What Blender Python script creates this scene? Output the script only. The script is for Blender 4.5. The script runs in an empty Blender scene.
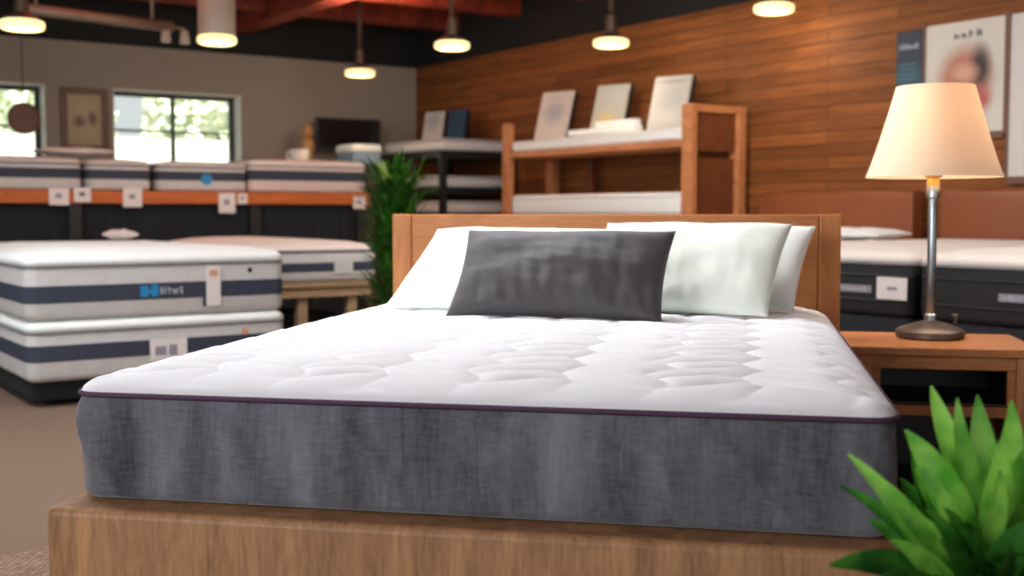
import bpy, bmesh, math, random
from mathutils import Vector, Matrix, noise
PI = math.pi
scn = bpy.context.scene
COL = scn.collection
random.seed(7)

# ------------------------------------------------------------------ camera
F = 1175.0
CAMH = 1.0
PITCH = 0.0637
cam_d = bpy.data.cameras.new('camera')
cam = bpy.data.objects.new('camera', cam_d)
COL.objects.link(cam)
cam.location = (0, 0, CAMH)
cam.rotation_euler = (PI / 2 - PITCH, 0, 0)
cam_d.sensor_width = 36
cam_d.lens = F / 1024 * 36
cam_d.clip_end = 200
cam_d.dof.use_dof = True
cam_d.dof.focus_distance = 2.7
cam_d.dof.aperture_fstop = 3.0
scn.camera = cam


def ray(px, py):
    x = (px - 512) / F
    u = (288 - py) / F
    c, s = math.cos(PITCH), math.sin(PITCH)
    d = Vector((x, c + u * s, -s + u * c))
    return d / d.y


def pt(px, py, Y):
    return Vector((0, 0, CAMH)) + ray(px, py) * Y


def zz(px, py, Y):
    return pt(px, py, Y).z


# ------------------------------------------------------------------ room frame: a runs along the wood wall, b comes off it
CX, CY = -1.132, 14.0
AX, AY = 0.569, -0.822
BX, BY = -0.822, -0.569
PHI = math.atan2(AY, AX)           # local x = +a, local y = towards the wood wall
PSI = PHI + PI / 2                 # local x = towards the wood wall, local y = towards the left wall


def RW(a, b, z=0.0):
    return Vector((CX + AX * a + BX * b, CY + AY * a + BY * b, z))


def ha(px, a):
    k = (px - 512) / F
    Y = (a - AX * (-CX) + AY * CY) / (AX * k + AY)
    dx, dy = k * Y - CX, Y - CY
    return BX * dx + BY * dy, Y


def hb(px, b):
    k = (px - 512) / F
    Y = (b + BX * CX + BY * CY) / (BX * k + BY)
    dx, dy = k * Y - CX, Y - CY
    return AX * dx + AY * dy, Y


# ------------------------------------------------------------------ materials
def new_mat(name):
    m = bpy.data.materials.new(name)
    m.use_nodes = True
    nt = m.node_tree
    b = nt.nodes['Principled BSDF']
    return m, nt, b


def srgb(r, g, b):
    f = lambda c: (c / 255 / 12.92) if c <= 10 else ((c / 255 + 0.055) / 1.055) ** 2.4
    return (f(r), f(g), f(b), 1)


def plain(name, col, rough=0.6, metal=0.0, var=0.12, scale=8.0, bump=0.0, bscale=60.0, stretch=(1, 1, 1), sheen=0.0, spec=0.5):
    m, nt, b = new_mat(name)
    N, L = nt.nodes, nt.links
    tc = N.new('ShaderNodeTexCoord')
    mp = N.new('ShaderNodeMapping')
    mp.inputs['Scale'].default_value = stretch
    L.new(tc.outputs['Object'], mp.inputs['Vector'])
    nz = N.new('ShaderNodeTexNoise')
    nz.inputs['Scale'].default_value = scale
    nz.inputs['Detail'].default_value = 4
    L.new(mp.outputs[0], nz.inputs['Vector'])
    mx = N.new('ShaderNodeMix')
    mx.data_type = 'RGBA'
    mx.inputs['A'].default_value = tuple(c * (1 - var) for c in col[:3]) + (1,)
    mx.inputs['B'].default_value = tuple(min(1, c * (1 + var)) for c in col[:3]) + (1,)
    L.new(nz.outputs['Fac'], mx.inputs['Factor'])
    L.new(mx.outputs['Result'], b.inputs['Base Color'])
    b.inputs['Roughness'].default_value = rough
    b.inputs['Metallic'].default_value = metal
    b.inputs['Specular IOR Level'].default_value = spec
    b.inputs['Sheen Weight'].default_value = sheen
    if bump:
        n2 = N.new('ShaderNodeTexNoise')
        n2.inputs['Scale'].default_value = bscale
        n2.inputs['Detail'].default_value = 3
        L.new(mp.outputs[0], n2.inputs['Vector'])
        bp = N.new('ShaderNodeBump')
        bp.inputs['Strength'].default_value = bump
        bp.inputs['Distance'].default_value = 0.01
        L.new(n2.outputs['Fac'], bp.inputs['Height'])
        L.new(bp.outputs[0], b.inputs['Normal'])
    return m


def wood(name, c1, c2, stretch=(1, 12, 12), scale=2.5, rough=0.45, fine=0.35, spec=0.4):
    m, nt, b = new_mat(name)
    N, L = nt.nodes, nt.links
    tc = N.new('ShaderNodeTexCoord')
    mp = N.new('ShaderNodeMapping')
    mp.inputs['Scale'].default_value = stretch
    L.new(tc.outputs['Object'], mp.inputs['Vector'])
    n1 = N.new('ShaderNodeTexNoise')
    n1.inputs['Scale'].default_value = scale
    n1.inputs['Detail'].default_value = 6
    n1.inputs['Distortion'].default_value = 1.2
    L.new(mp.outputs[0], n1.inputs['Vector'])
    n2 = N.new('ShaderNodeTexNoise')
    n2.inputs['Scale'].default_value = scale * 9
    n2.inputs['Detail'].default_value = 3
    L.new(mp.outputs[0], n2.inputs['Vector'])
    ma = N.new('ShaderNodeMath')
    ma.operation = 'MULTIPLY_ADD'
    ma.inputs[1].default_value = fine
    L.new(n2.outputs['Fac'], ma.inputs[0])
    mb_ = N.new('ShaderNodeMath')
    mb_.operation = 'MULTIPLY'
    mb_.inputs[1].default_value = 1 - fine
    L.new(n1.outputs['Fac'], mb_.inputs[0])
    L.new(mb_.outputs[0], ma.inputs[2])
    rp = N.new('ShaderNodeValToRGB')
    rp.color_ramp.elements[0].position = 0.33
    rp.color_ramp.elements[0].color = c1
    rp.color_ramp.elements[1].position = 0.66
    rp.color_ramp.elements[1].color = c2
    L.new(ma.outputs[0], rp.inputs['Fac'])
    L.new(rp.outputs['Color'], b.inputs['Base Color'])
    b.inputs['Roughness'].default_value = rough
    b.inputs['Specular IOR Level'].default_value = spec
    bp = N.new('ShaderNodeBump')
    bp.inputs['Strength'].default_value = 0.15
    bp.inputs['Distance'].default_value = 0.004
    L.new(ma.outputs[0], bp.inputs['Height'])
    L.new(bp.outputs[0], b.inputs['Normal'])
    return m


def emit(name, col, strength):
    m, nt, b = new_mat(name)
    b.inputs['Base Color'].default_value = col
    b.inputs['Emission Color'].default_value = col
    b.inputs['Emission Strength'].default_value = strength
    return m


def planks(name):
    """horizontal reclaimed boards, each board its own tone (object coords: x along wall, z up)"""
    m, nt, b = new_mat(name)
    N, L = nt.nodes, nt.links
    tc = N.new('ShaderNodeTexCoord')
    sp = N.new('ShaderNodeSeparateXYZ')
    L.new(tc.outputs['Object'], sp.inputs[0])
    cb = N.new('ShaderNodeCombineXYZ')
    L.new(sp.outputs['X'], cb.inputs['X'])
    L.new(sp.outputs['Z'], cb.inputs['Y'])
    br = N.new('ShaderNodeTexBrick')
    br.offset = 0.37
    br.inputs['Scale'].default_value = 1.0
    br.inputs['Brick Width'].default_value = 1.7
    br.inputs['Row Height'].default_value = 0.095
    br.inputs['Mortar Size'].default_value = 0.004
    br.inputs['Bias'].default_value = 0.0
    br.inputs['Color1'].default_value = srgb(122, 72, 34)
    br.inputs['Color2'].default_value = srgb(152, 94, 47)
    br.inputs['Mortar'].default_value = srgb(84, 46, 22)
    L.new(cb.outputs[0], br.inputs['Vector'])
    mp = N.new('ShaderNodeMapping')
    mp.inputs['Scale'].default_value = (1.0, 1.0, 14)
    L.new(tc.outputs['Object'], mp.inputs['Vector'])
    nz = N.new('ShaderNodeTexNoise')
    nz.inputs['Scale'].default_value = 2.2
    nz.inputs['Detail'].default_value = 6
    nz.inputs['Distortion'].default_value = 0.8
    L.new(mp.outputs[0], nz.inputs['Vector'])
    rp = N.new('ShaderNodeValToRGB')
    rp.color_ramp.elements[0].position = 0.3
    rp.color_ramp.elements[0].color = (0.62, 0.56, 0.50, 1)
    rp.color_ramp.elements[1].position = 0.72
    rp.color_ramp.elements[1].color = (1.12, 1.08, 1.0, 1)
    L.new(nz.outputs['Fac'], rp.inputs['Fac'])
    mx = N.new('ShaderNodeMix')
    mx.data_type = 'RGBA'
    mx.blend_type = 'MULTIPLY'
    mx.inputs['Factor'].default_value = 1
    L.new(br.outputs['Color'], mx.inputs['A'])
    L.new(rp.outputs['Color'], mx.inputs['B'])
    L.new(mx.outputs['Result'], b.inputs['Base Color'])
    b.inputs['Roughness'].default_value = 0.62
    b.inputs['Specular IOR Level'].default_value = .3
    bp = N.new('ShaderNodeBump')
    bp.inputs['Strength'].default_value = 0.4
    bp.inputs['Distance'].default_value = 0.01
    L.new(br.outputs['Fac'], bp.inputs['Height'])
    bp.invert = True
    L.new(bp.outputs[0], b.inputs['Normal'])
    return m


def denim(name):
    """dark grey woven upholstery with vertical slubs, plus broad streaks that paint in fold shading (generated from object coordinates)"""
    m, nt, b = new_mat(name)
    N, L = nt.nodes, nt.links
    tc = N.new('ShaderNodeTexCoord')

    def nz(scale, st, det=4):
        mp = N.new('ShaderNodeMapping')
        mp.inputs['Scale'].default_value = st
        L.new(tc.outputs['Object'], mp.inputs['Vector'])
        n = N.new('ShaderNodeTexNoise')
        n.inputs['Scale'].default_value = scale
        n.inputs['Detail'].default_value = det
        L.new(mp.outputs[0], n.inputs['Vector'])
        return n.outputs['Fac']
    a = nz(8, (1, 1, .16))  # broad heather streaks, also painting fold shading into the colour
    c = nz(130, (1, 1, .12), 2)
    d = nz(150, (.2, .2, 1), 2)
    s1 = N.new('ShaderNodeMath'); s1.operation = 'ADD'
    L.new(c, s1.inputs[0]); L.new(d, s1.inputs[1])
    s2 = N.new('ShaderNodeMath'); s2.operation = 'MULTIPLY_ADD'
    s2.inputs[1].default_value = 0.22
    L.new(s1.outputs[0], s2.inputs[0])
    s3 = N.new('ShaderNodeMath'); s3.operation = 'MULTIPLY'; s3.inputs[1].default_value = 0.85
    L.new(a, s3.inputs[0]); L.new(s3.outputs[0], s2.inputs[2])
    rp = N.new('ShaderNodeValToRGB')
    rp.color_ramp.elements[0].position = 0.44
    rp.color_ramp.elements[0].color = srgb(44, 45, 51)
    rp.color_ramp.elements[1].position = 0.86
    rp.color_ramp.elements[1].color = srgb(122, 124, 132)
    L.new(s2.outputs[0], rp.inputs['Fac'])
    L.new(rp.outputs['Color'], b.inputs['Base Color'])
    b.inputs['Roughness'].default_value = 0.85
    b.inputs['Sheen Weight'].default_value = 0.3
    bp = N.new('ShaderNodeBump')
    bp.inputs['Strength'].default_value = 0.25
    bp.inputs['Distance'].default_value = 0.003
    L.new(s1.outputs[0], bp.inputs['Height'])
    L.new(bp.outputs[0], b.inputs['Normal'])
    return m


def blobs(name, base, items, rough=0.5):
    """a printed picture: soft patches of colour on a ground. items: (x, z, rx, rz, colour, softness)"""
    m, nt, b = new_mat(name)
    N, L = nt.nodes, nt.links
    tc = N.new('ShaderNodeTexCoord')
    cur = None
    for (x, z, rx, rz, col, soft) in items:
        mp = N.new('ShaderNodeMapping')
        mp.inputs['Scale'].default_value = (1 / rx, 0, 1 / rz)
        mp.inputs['Location'].default_value = (-x / rx, 0, -z / rz)
        L.new(tc.outputs['Object'], mp.inputs['Vector'])
        ln = N.new('ShaderNodeVectorMath'); ln.operation = 'LENGTH'
        L.new(mp.outputs[0], ln.inputs[0])
        mr = N.new('ShaderNodeMapRange')
        mr.inputs['From Min'].default_value = 1 + soft
        mr.inputs['From Max'].default_value = 1 - soft
        L.new(ln.outputs['Value'], mr.inputs['Value'])
        mx = N.new('ShaderNodeMix'); mx.data_type = 'RGBA'
        L.new(mr.outputs[0], mx.inputs['Factor'])
        if cur is None:
            mx.inputs['A'].default_value = base
        else:
            L.new(cur, mx.inputs['A'])
        mx.inputs['B'].default_value = col
        cur = mx.outputs['Result']
    L.new(cur, b.inputs['Base Color'])
    b.inputs['Roughness'].default_value = rough
    return m


def weave(name, c1, c2, scale=60):
    m, nt, b = new_mat(name)
    N, L = nt.nodes, nt.links
    tc = N.new('ShaderNodeTexCoord')
    br = N.new('ShaderNodeTexBrick')
    br.inputs['Scale'].default_value = scale
    br.inputs['Mortar Size'].default_value = 0.09
    br.inputs['Brick Width'].default_value = 0.9
    br.inputs['Row Height'].default_value = 0.45
    br.inputs['Color1'].default_value = c1
    br.inputs['Color2'].default_value = c2
    br.inputs['Mortar'].default_value = tuple(c * .35 for c in c1[:3]) + (1,)
    L.new(tc.outputs['Object'], br.inputs['Vector'])
    L.new(br.outputs['Color'], b.inputs['Base Color'])
    b.inputs['Roughness'].default_value = 0.95
    bp = N.new('ShaderNodeBump'); bp.inputs['Strength'].default_value = 0.6; bp.inputs['Distance'].default_value = 0.01
    bp.invert = True
    L.new(br.outputs['Fac'], bp.inputs['Height']); L.new(bp.outputs[0], b.inputs['Normal'])
    return m


M = {}
M['wallgrey'] = plain('grey_wall_paint', srgb(152, 139, 126), 0.8, var=.05, scale=1.5)
M['planks'] = planks('wood_plank_wall')
M['black'] = plain('black_paint', srgb(13, 12, 12), 0.8, var=.2)
M['blackcloth'] = plain('black_cloth', srgb(28, 31, 36), 0.95, var=.2, scale=5)
M['blacksmooth'] = plain('black_metal', srgb(26, 26, 28), 0.4, var=.1)
M['carpet'] = plain('carpet_floor', srgb(120, 97, 80), 0.97, var=.14, scale=70, bump=.5, bscale=180)
M['rug'] = weave('woven_rug', srgb(176, 142, 120), srgb(122, 92, 76), 34)
M['ceil'] = wood('rust_red_ceiling', srgb(70, 22, 12), srgb(170, 62, 26), (3, 1, 1), 1.2, .7)
M['beam'] = wood('red_brown_beam', srgb(80, 26, 16), srgb(150, 56, 28), (1, 3, 3), 1.5, .7)
M['plat'] = wood('platform_oak', srgb(132, 92, 60), srgb(186, 140, 98), (5, 5, .8), 3.2, .5)
M['head'] = wood('headboard_oak', srgb(180, 110, 58), srgb(210, 140, 82), (1.2, 6, 7), 2.0, .45)
M['stile'] = wood('headboard_stile_oak', srgb(180, 110, 58), srgb(210, 140, 82), (7, 6, 1.2), 2.0, .45)
M['night'] = wood('nightstand_wood', srgb(156, 94, 50), srgb(202, 136, 82), (1.2, 8, 8), 2.4, .35)
M['nightv'] = wood('nightstand_leg_wood', srgb(156, 96, 54), srgb(206, 144, 92), (8, 8, 1.2), 2.4, .4)
M['rackwood'] = wood('rack_wood', srgb(164, 102, 62), srgb(206, 138, 90), (1.5, 6, 6), 2.0, .45)
M['rackdark'] = wood('rack_panel_wood', srgb(92, 48, 25), srgb(122, 68, 36), (1.5, 6, 6), 2.0, .5)
M['ledge'] = wood('orange_ledge_wood', srgb(170, 84, 32), srgb(206, 112, 50), (1.2, 8, 8), 2.0, .45)
M['bench'] = wood('pale_bench_wood', srgb(150, 122, 92), srgb(186, 158, 124), (1.2, 6, 6), 2.0, .5)
M['leather'] = plain('brown_leather', srgb(132, 72, 38), 0.42, var=.18, scale=4, bump=.12, bscale=40)
M['quilt'] = plain('white_quilt_cotton', srgb(238, 239, 243), 0.85, var=.02, bump=.08, bscale=300, sheen=.1)
M['white'] = plain('white_cotton', srgb(236, 239, 236), 0.85, var=.03, bump=.08, bscale=200, sheen=.1)
M['mint'] = plain('pale_white_pillowcase', srgb(232, 238, 228), 0.85, var=.03, scale=5, bump=.05, bscale=200, sheen=.1)
M['cream'] = plain('cream_ticking', srgb(224, 216, 208), 0.85, var=.05)
M['pinkish'] = plain('pale_pink_ticking', srgb(212, 196, 188), 0.85, var=.05)
M['ticking'] = plain('light_grey_ticking', srgb(200, 198, 196), 0.88, var=.12, scale=14, bump=.2, bscale=60)
M['navy'] = plain('navy_border_band', srgb(52, 58, 74), 0.8, var=.12, scale=20)
M['slate'] = plain('slate_satin_pillowcase', srgb(66, 62, 66), 0.65, var=.05, sheen=.15)
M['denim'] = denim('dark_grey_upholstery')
M['piping'] = plain('plum_piping', srgb(72, 44, 72), 0.7)
M['greyp'] = plain('grey_piping', srgb(120, 120, 124), 0.7)
M['card'] = plain('white_card', srgb(228, 220, 218), 0.6, var=.03)
M['print'] = plain('grey_print', srgb(146, 142, 152), 0.6, var=.2)
M['printdark'] = plain('dark_print', srgb(66, 64, 72), 0.6, var=.2)
M['printlight'] = plain('pale_print', srgb(190, 196, 206), 0.6, var=.1)
M['logoblue'] = plain('blue_print', srgb(36, 132, 190), 0.5, var=.15)
M['orangeprint'] = plain('orange_print', srgb(214, 160, 130), 0.6)
M['brass'] = plain('brass', srgb(206, 160, 92), 0.3, 1.0, var=.05)
M['steel'] = plain('brushed_steel', srgb(168, 176, 180), 0.28, 1.0, var=.06)
M['bronze'] = plain('bronze_base', srgb(104, 94, 88), 0.42, 0.8, var=.08)
M['pot'] = plain('dark_ceramic', srgb(60, 58, 58), 0.5)
M['soil'] = plain('potting_soil', srgb(48, 34, 26), 0.95, bump=.6, bscale=80)
M['stem'] = plain('green_stem', srgb(96, 134, 62), 0.5)
M['trunk'] = plain('brown_trunk', srgb(96, 72, 50), 0.8)
M['pendant'] = plain('dark_pendant_metal', srgb(84, 70, 56), 0.5, .5)
M['pale'] = plain('pale_grey_metal', srgb(158, 150, 136), 0.5, .1)
M['pipe'] = plain('grey_brown_pipe', srgb(128, 110, 96), 0.5, .3)
M['glow'] = emit('pendant_diffuser', srgb(255, 234, 168), .82)
M['winframe'] = plain('black_window_frame', srgb(40, 44, 40), 0.5)
M['reveal'] = plain('white_window_reveal', srgb(206, 206, 196), 0.7, var=.03)
M['fence'] = plain('white_exterior_wall', srgb(245, 245, 240), 0.8, var=.02)
M['tree'] = plain('outdoor_leaves', srgb(222, 230, 204), 0.8, var=.15, scale=2)
M['ground'] = plain('outdoor_ground', srgb(170, 168, 160), 0.9)
M['screen'] = plain('black_screen', srgb(14, 15, 18), 0.18, var=.1)
M['tan'] = plain('tan_wood', srgb(180, 130, 82), 0.5, var=.2)
M['mug'] = plain('white_china', srgb(232, 226, 214), 0.3, var=.02)
M['cab'] = plain('taupe_cabinet', srgb(112, 98, 86), 0.6, var=.1)
M['bluefold'] = plain('grey_blue_linen', srgb(132, 156, 172), 0.8, var=.1)
M['brochure'] = blobs('brochure_print', srgb(180, 176, 172), [(0, .27, .13, .11, srgb(164, 164, 166), .5), (0, .42, .12, .02, srgb(150, 148, 148), .6), (0, .1, .12, .05, srgb(186, 184, 180), .6)])
M['brochurec'] = blobs('cream_brochure_print', srgb(204, 195, 186), [(0, .26, .11, .1, srgb(168, 168, 170), .5), (.0, .42, .12, .03, srgb(196, 184, 172), .6)])
M['brochurey'] = blobs('yellowed_brochure_print', srgb(178, 174, 164), [(-.02, .14, .08, .08, srgb(198, 182, 132), .6), (0, .34, .12, .1, srgb(178, 178, 176), .5)])
M['bluecard'] = plain('blue_card', srgb(38, 62, 86), 0.5, var=.15)
M['navycard'] = blobs('navy_card_print', srgb(30, 46, 66), [(0, .05, .2, .12, srgb(36, 82, 98), .5)])
M['photo'] = blobs('poster_photo_print', srgb(206, 202, 194), [
    (.02, .36, .20, .21, srgb(190, 188, 172), .5), (.01, .36, .19, .2, srgb(176, 116, 94), .3), (.12, .43, .07, .13, srgb(60, 44, 46), .5),
    (-.05, .32, .05, .06, srgb(150, 84, 72), .6), (.0, .40, .09, .06, srgb(200, 152, 132), .5), (.14, .22, .06, .07, srgb(176, 92, 88), .6)])
M['photo2'] = blobs('second_poster_print', srgb(206, 202, 198), [(-.02, .62, .03, .1, srgb(100, 104, 104), .6), (-.02, .3, .05, .1, srgb(152, 160, 140), .6), (0, .1, .06, .06, srgb(160, 160, 156), .6)])
M['picture'] = blobs('picture_print', srgb(168, 146, 114), [(0, .32, .13, .2, srgb(178, 156, 122), .5), (-.05, .3, .05, .05, srgb(96, 72, 54), .6), (.08, .33, .04, .06, srgb(104, 80, 60), .6)])
M['frame'] = plain('brown_frame', srgb(108, 78, 58), 0.5)
M['disc'] = plain('round_sign_wood', srgb(124, 88, 74), 0.6, var=.2, scale=10)


def leafmat(name, c1, c2):
    m, nt, b = new_mat(name)
    N, L = nt.nodes, nt.links
    tc = N.new('ShaderNodeTexCoord')
    nz = N.new('ShaderNodeTexNoise'); nz.inputs['Scale'].default_value = 16
    L.new(tc.outputs['Object'], nz.inputs['Vector'])
    at = N.new('ShaderNodeAttribute'); at.attribute_name = 'across'
    wv = N.new('ShaderNodeMath'); wv.operation = 'MULTIPLY'; wv.inputs[1].default_value = 26
    L.new(at.outputs['Fac'], wv.inputs[0])
    sn = N.new('ShaderNodeMath'); sn.operation = 'SINE'
    L.new(wv.outputs[0], sn.inputs[0])
    ma = N.new('ShaderNodeMath'); ma.operation = 'MULTIPLY_ADD'; ma.inputs[1].default_value = .07
    L.new(sn.outputs[0], ma.inputs[0]); L.new(nz.outputs['Fac'], ma.inputs[2])
    rp = N.new('ShaderNodeValToRGB')
    rp.color_ramp.elements[0].position = .35; rp.color_ramp.elements[0].color = c1
    rp.color_ramp.elements[1].position = .68; rp.color_ramp.elements[1].color = c2
    L.new(ma.outputs[0], rp.inputs['Fac'])
    L.new(rp.outputs['Color'], b.inputs['Base Color'])
    b.inputs['Roughness'].default_value = .27
    tr = N.new('ShaderNodeBsdfTranslucent')
    L.new(rp.outputs['Color'], tr.inputs['Color'])
    mx = N.new('ShaderNodeMixShader'); mx.inputs[0].default_value = .3
    L.new(b.outputs[0], mx.inputs[1]); L.new(tr.outputs[0], mx.inputs[2])
    L.new(mx.outputs[0], N['Material Output'].inputs[0])
    return m


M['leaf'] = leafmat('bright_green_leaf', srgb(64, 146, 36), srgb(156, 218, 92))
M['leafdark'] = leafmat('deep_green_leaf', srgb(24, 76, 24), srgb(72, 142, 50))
M['leafbush'] = leafmat('mid_green_leaf', srgb(30, 78, 22), srgb(70, 130, 44))
M['leaflime'] = leafmat('lime_green_leaf', srgb(120, 160, 40), srgb(176, 204, 78))


def shade_mat():
    m, nt, b = new_mat('cream_lamp_shade')
    N, L = nt.nodes, nt.links
    col = srgb(248, 232, 208)
    b.inputs['Base Color'].default_value = col
    b.inputs['Roughness'].default_value = .9
    tr = N.new('ShaderNodeBsdfTranslucent'); tr.inputs['Color'].default_value = srgb(255, 230, 200)
    mx = N.new('ShaderNodeMixShader'); mx.inputs[0].default_value = .28
    L.new(b.outputs[0], mx.inputs[1]); L.new(tr.outputs[0], mx.inputs[2])
    L.new(mx.outputs[0], N['Material Output'].inputs[0])
    return m


M['shade'] = shade_mat()


def glass_mat():
    m, nt, b = new_mat('window_glass')
    N, L = nt.nodes, nt.links
    t = N.new('ShaderNodeBsdfTransparent'); t.inputs['Color'].default_value = (.96, .98, .96, 1)
    g = N.new('ShaderNodeBsdfGlossy'); g.inputs['Roughness'].default_value = .02
    mx = N.new('ShaderNodeMixShader'); mx.inputs[0].default_value = .006
    L.new(t.outputs[0], mx.inputs[1]); L.new(g.outputs[0], mx.inputs[2])
    L.new(mx.outputs[0], N['Material Output'].inputs[0])
    return m


M['glass'] = glass_mat()


# ------------------------------------------------------------------ mesh helpers
class MB:
    def __init__(self):
        self.v, self.f = [], []

    def add(self, vs, fs, at=None):
        o = len(self.v)
        if at:
            self.at = getattr(self, 'at', []) + list(at)
        self.v += [tuple(v) for v in vs]
        self.f += [tuple(i + o for i in f) for f in fs]
        return self

    def box(self, x0, x1, y0, y1, z0, z1, mat=None):
        vs = [Vector(p) for p in ((x0, y0, z0), (x1, y0, z0), (x1, y1, z0), (x0, y1, z0), (x0, y0, z1), (x1, y0, z1), (x1, y1, z1), (x0, y1, z1))]
        if mat is not None:
            vs = [mat @ p for p in vs]
        return self.add(vs, [(0, 3, 2, 1), (4, 5, 6, 7), (0, 1, 5, 4), (1, 2, 6, 5), (2, 3, 7, 6), (3, 0, 4, 7)])

    def rings(self, rings, close=True, cap0=True, cap1=True):
        n = len(rings[0]); vs = [p for r in rings for p in r]; fs = []
        for i in range(len(rings) - 1):
            for j in range(n if close else n - 1):
                k = (j + 1) % n
                fs.append((i * n + j, i * n + k, (i + 1) * n + k, (i + 1) * n + j))
        if cap0:
            fs.append(tuple(reversed(range(n))))
        if cap1:
            fs.append(tuple((len(rings) - 1) * n + j for j in range(n)))
        return self.add(vs, fs)

    def lathe(self, prof, n=28, c=(0, 0, 0), cap0=True, cap1=True):
        return self.rings([[(c[0] + r * math.cos(2 * PI * j / n), c[1] + r * math.sin(2 * PI * j / n), c[2] + z) for j in range(n)] for r, z in prof], True, cap0, cap1)

    def tube(self, path, r, n=10, closed=False):
        path = [Vector(p) for p in path]
        rs = []
        for i, p in enumerate(path):
            if closed:
                t = path[(i + 1) % len(path)] - path[i - 1]
            else:
                t = path[min(i + 1, len(path) - 1)] - path[max(i - 1, 0)]
            t.normalize()
            up = Vector((0, 0, 1)) if abs(t.z) < .95 else Vector((1, 0, 0))
            s = t.cross(up).normalized(); u = s.cross(t)
            rr = r[i] if isinstance(r, (list, tuple)) else r
            rs.append([p + (s * math.cos(2 * PI * j / n) + u * math.sin(2 * PI * j / n)) * rr for j in range(n)])
        if closed:
            rs.append(rs[0])
        return self.rings(rs, True, not closed, not closed)

    def loft_rr(self, w, l, r, prof, cap0=True, cap1=True, nc=6):
        """rounded rectangle x in +-w/2, y in 0..l; prof = [(z, inset)]"""
        return self.rings([[(x, y, z) for x, y in rr(w, l, r, ins, nc)] for z, ins in prof], True, cap0, cap1)

    def build(self, name, mat, parent=None, smooth=False, bevel=0, seg=2, loc=None, rotz=0, angle=None):
        me = bpy.data.meshes.new(name)
        me.from_pydata(self.v, [], self.f)
        me.update()
        bm = bmesh.new(); bm.from_mesh(me)
        bmesh.ops.recalc_face_normals(bm, faces=bm.faces)
        bm.to_mesh(me); bm.free()
        if smooth:
            me.polygons.foreach_set('use_smooth', [True] * len(me.polygons))
            if angle:
                me.set_sharp_from_angle(angle=angle)
        me.materials.append(mat)
        if getattr(self, 'at', None) and len(self.at) == len(self.v):
            me.attributes.new('across', 'FLOAT', 'POINT').data.foreach_set('value', self.at)
        o = bpy.data.objects.new(name, me)
        COL.objects.link(o)
        if parent is not None:
            o.parent = parent
        if loc is not None:
            o.location = loc
        o.rotation_euler[2] = rotz
        if bevel:
            md = o.modifiers.new('bevel', 'BEVEL'); md.width = bevel; md.segments = seg; md.limit_method = 'ANGLE'
            md.harden_normals = False
        return o


def rr(w, l, r, ins=0, nc=6):
    w2 = w / 2 - ins; y0 = ins; y1 = l - ins; q = max(.004, r - ins)
    out = []
    for cx, cy, a0 in ((w2 - q, y0 + q, -PI / 2), (w2 - q, y1 - q, 0), (-w2 + q, y1 - q, PI / 2), (-w2 + q, y0 + q, PI)):
        for k in range(nc + 1):
            a = a0 + PI / 2 * k / nc
            out.append((cx + q * math.cos(a), cy + q * math.sin(a)))
    return out


def thing(name, label, cat, loc=(0, 0, 0), rotz=0, group=None):
    o = bpy.data.objects.new(name, None); COL.objects.link(o)
    o.empty_display_size = .1
    o.location = loc; o.rotation_euler = (0, 0, rotz)
    o['label'] = label; o['category'] = cat
    if group:
        o['group'] = group
    return o


def tag(o, label, cat, group=None):
    o['label'] = label; o['category'] = cat
    if group:
        o['group'] = group
    return o


def struct(name, mb, mat, parent=None, **k):
    o = mb.build(name, mat, parent, **k)
    if parent is None:
        o['kind'] = 'structure'
    return o


RL = (CX, CY, 0)   # room-frame meshes: vertices (a, -b, z)
H_WALL, H_CEIL = 2.7, 3.25
A_END, B_END = 21.0, 12.5

# ------------------------------------------------------------------ setting
struct('floor', MB().box(-.3, A_END, -B_END, .3, -.12, 0), M['carpet'], loc=RL, rotz=PHI)
struct('ceiling', MB().box(-.3, A_END, -B_END, .3, H_CEIL, H_CEIL + .15), M['ceil'], loc=RL, rotz=PHI)
struct('wall_right', MB().box(0, A_END, 0, .25, 0, H_WALL), M['planks'], loc=RL, rotz=PHI)
struct('trim_1', MB().box(0, A_END, -.02, .25, H_WALL, H_CEIL), M['black'], loc=RL, rotz=PHI)
# left wall with two window openings
b2r, Yr = ha(243, 0); b2l, Yl = ha(116, 0)
zt2 = zz(178, 92, (Yr + Yl) / 2); zb2 = zz(178, 170, (Yr + Yl) / 2)
b1r, Y1 = ha(49, 0); b1l = b1r + (b2l - b2r)
wl = MB()
wl.box(-.25, 0, -b2r, .25, 0, H_WALL)
wl.box(-.25, 0, -b1r, -b2l, 0, H_WALL)
wl.box(-.25, 0, -B_END, -b1l, 0, H_WALL)
for (bl, br_) in ((b2l, b2r), (b1l, b1r)):
    wl.box(-.25, 0, -bl, -br_, 0, zb2)
    wl.box(-.25, 0, -bl, -br_, zt2, H_WALL)
struct('wall_left', wl, M['wallgrey'], loc=RL, rotz=PHI)
struct('trim_2', MB().box(-.25, .02, -B_END, 0, H_WALL, H_CEIL), M['black'], loc=RL, rotz=PHI)


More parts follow.
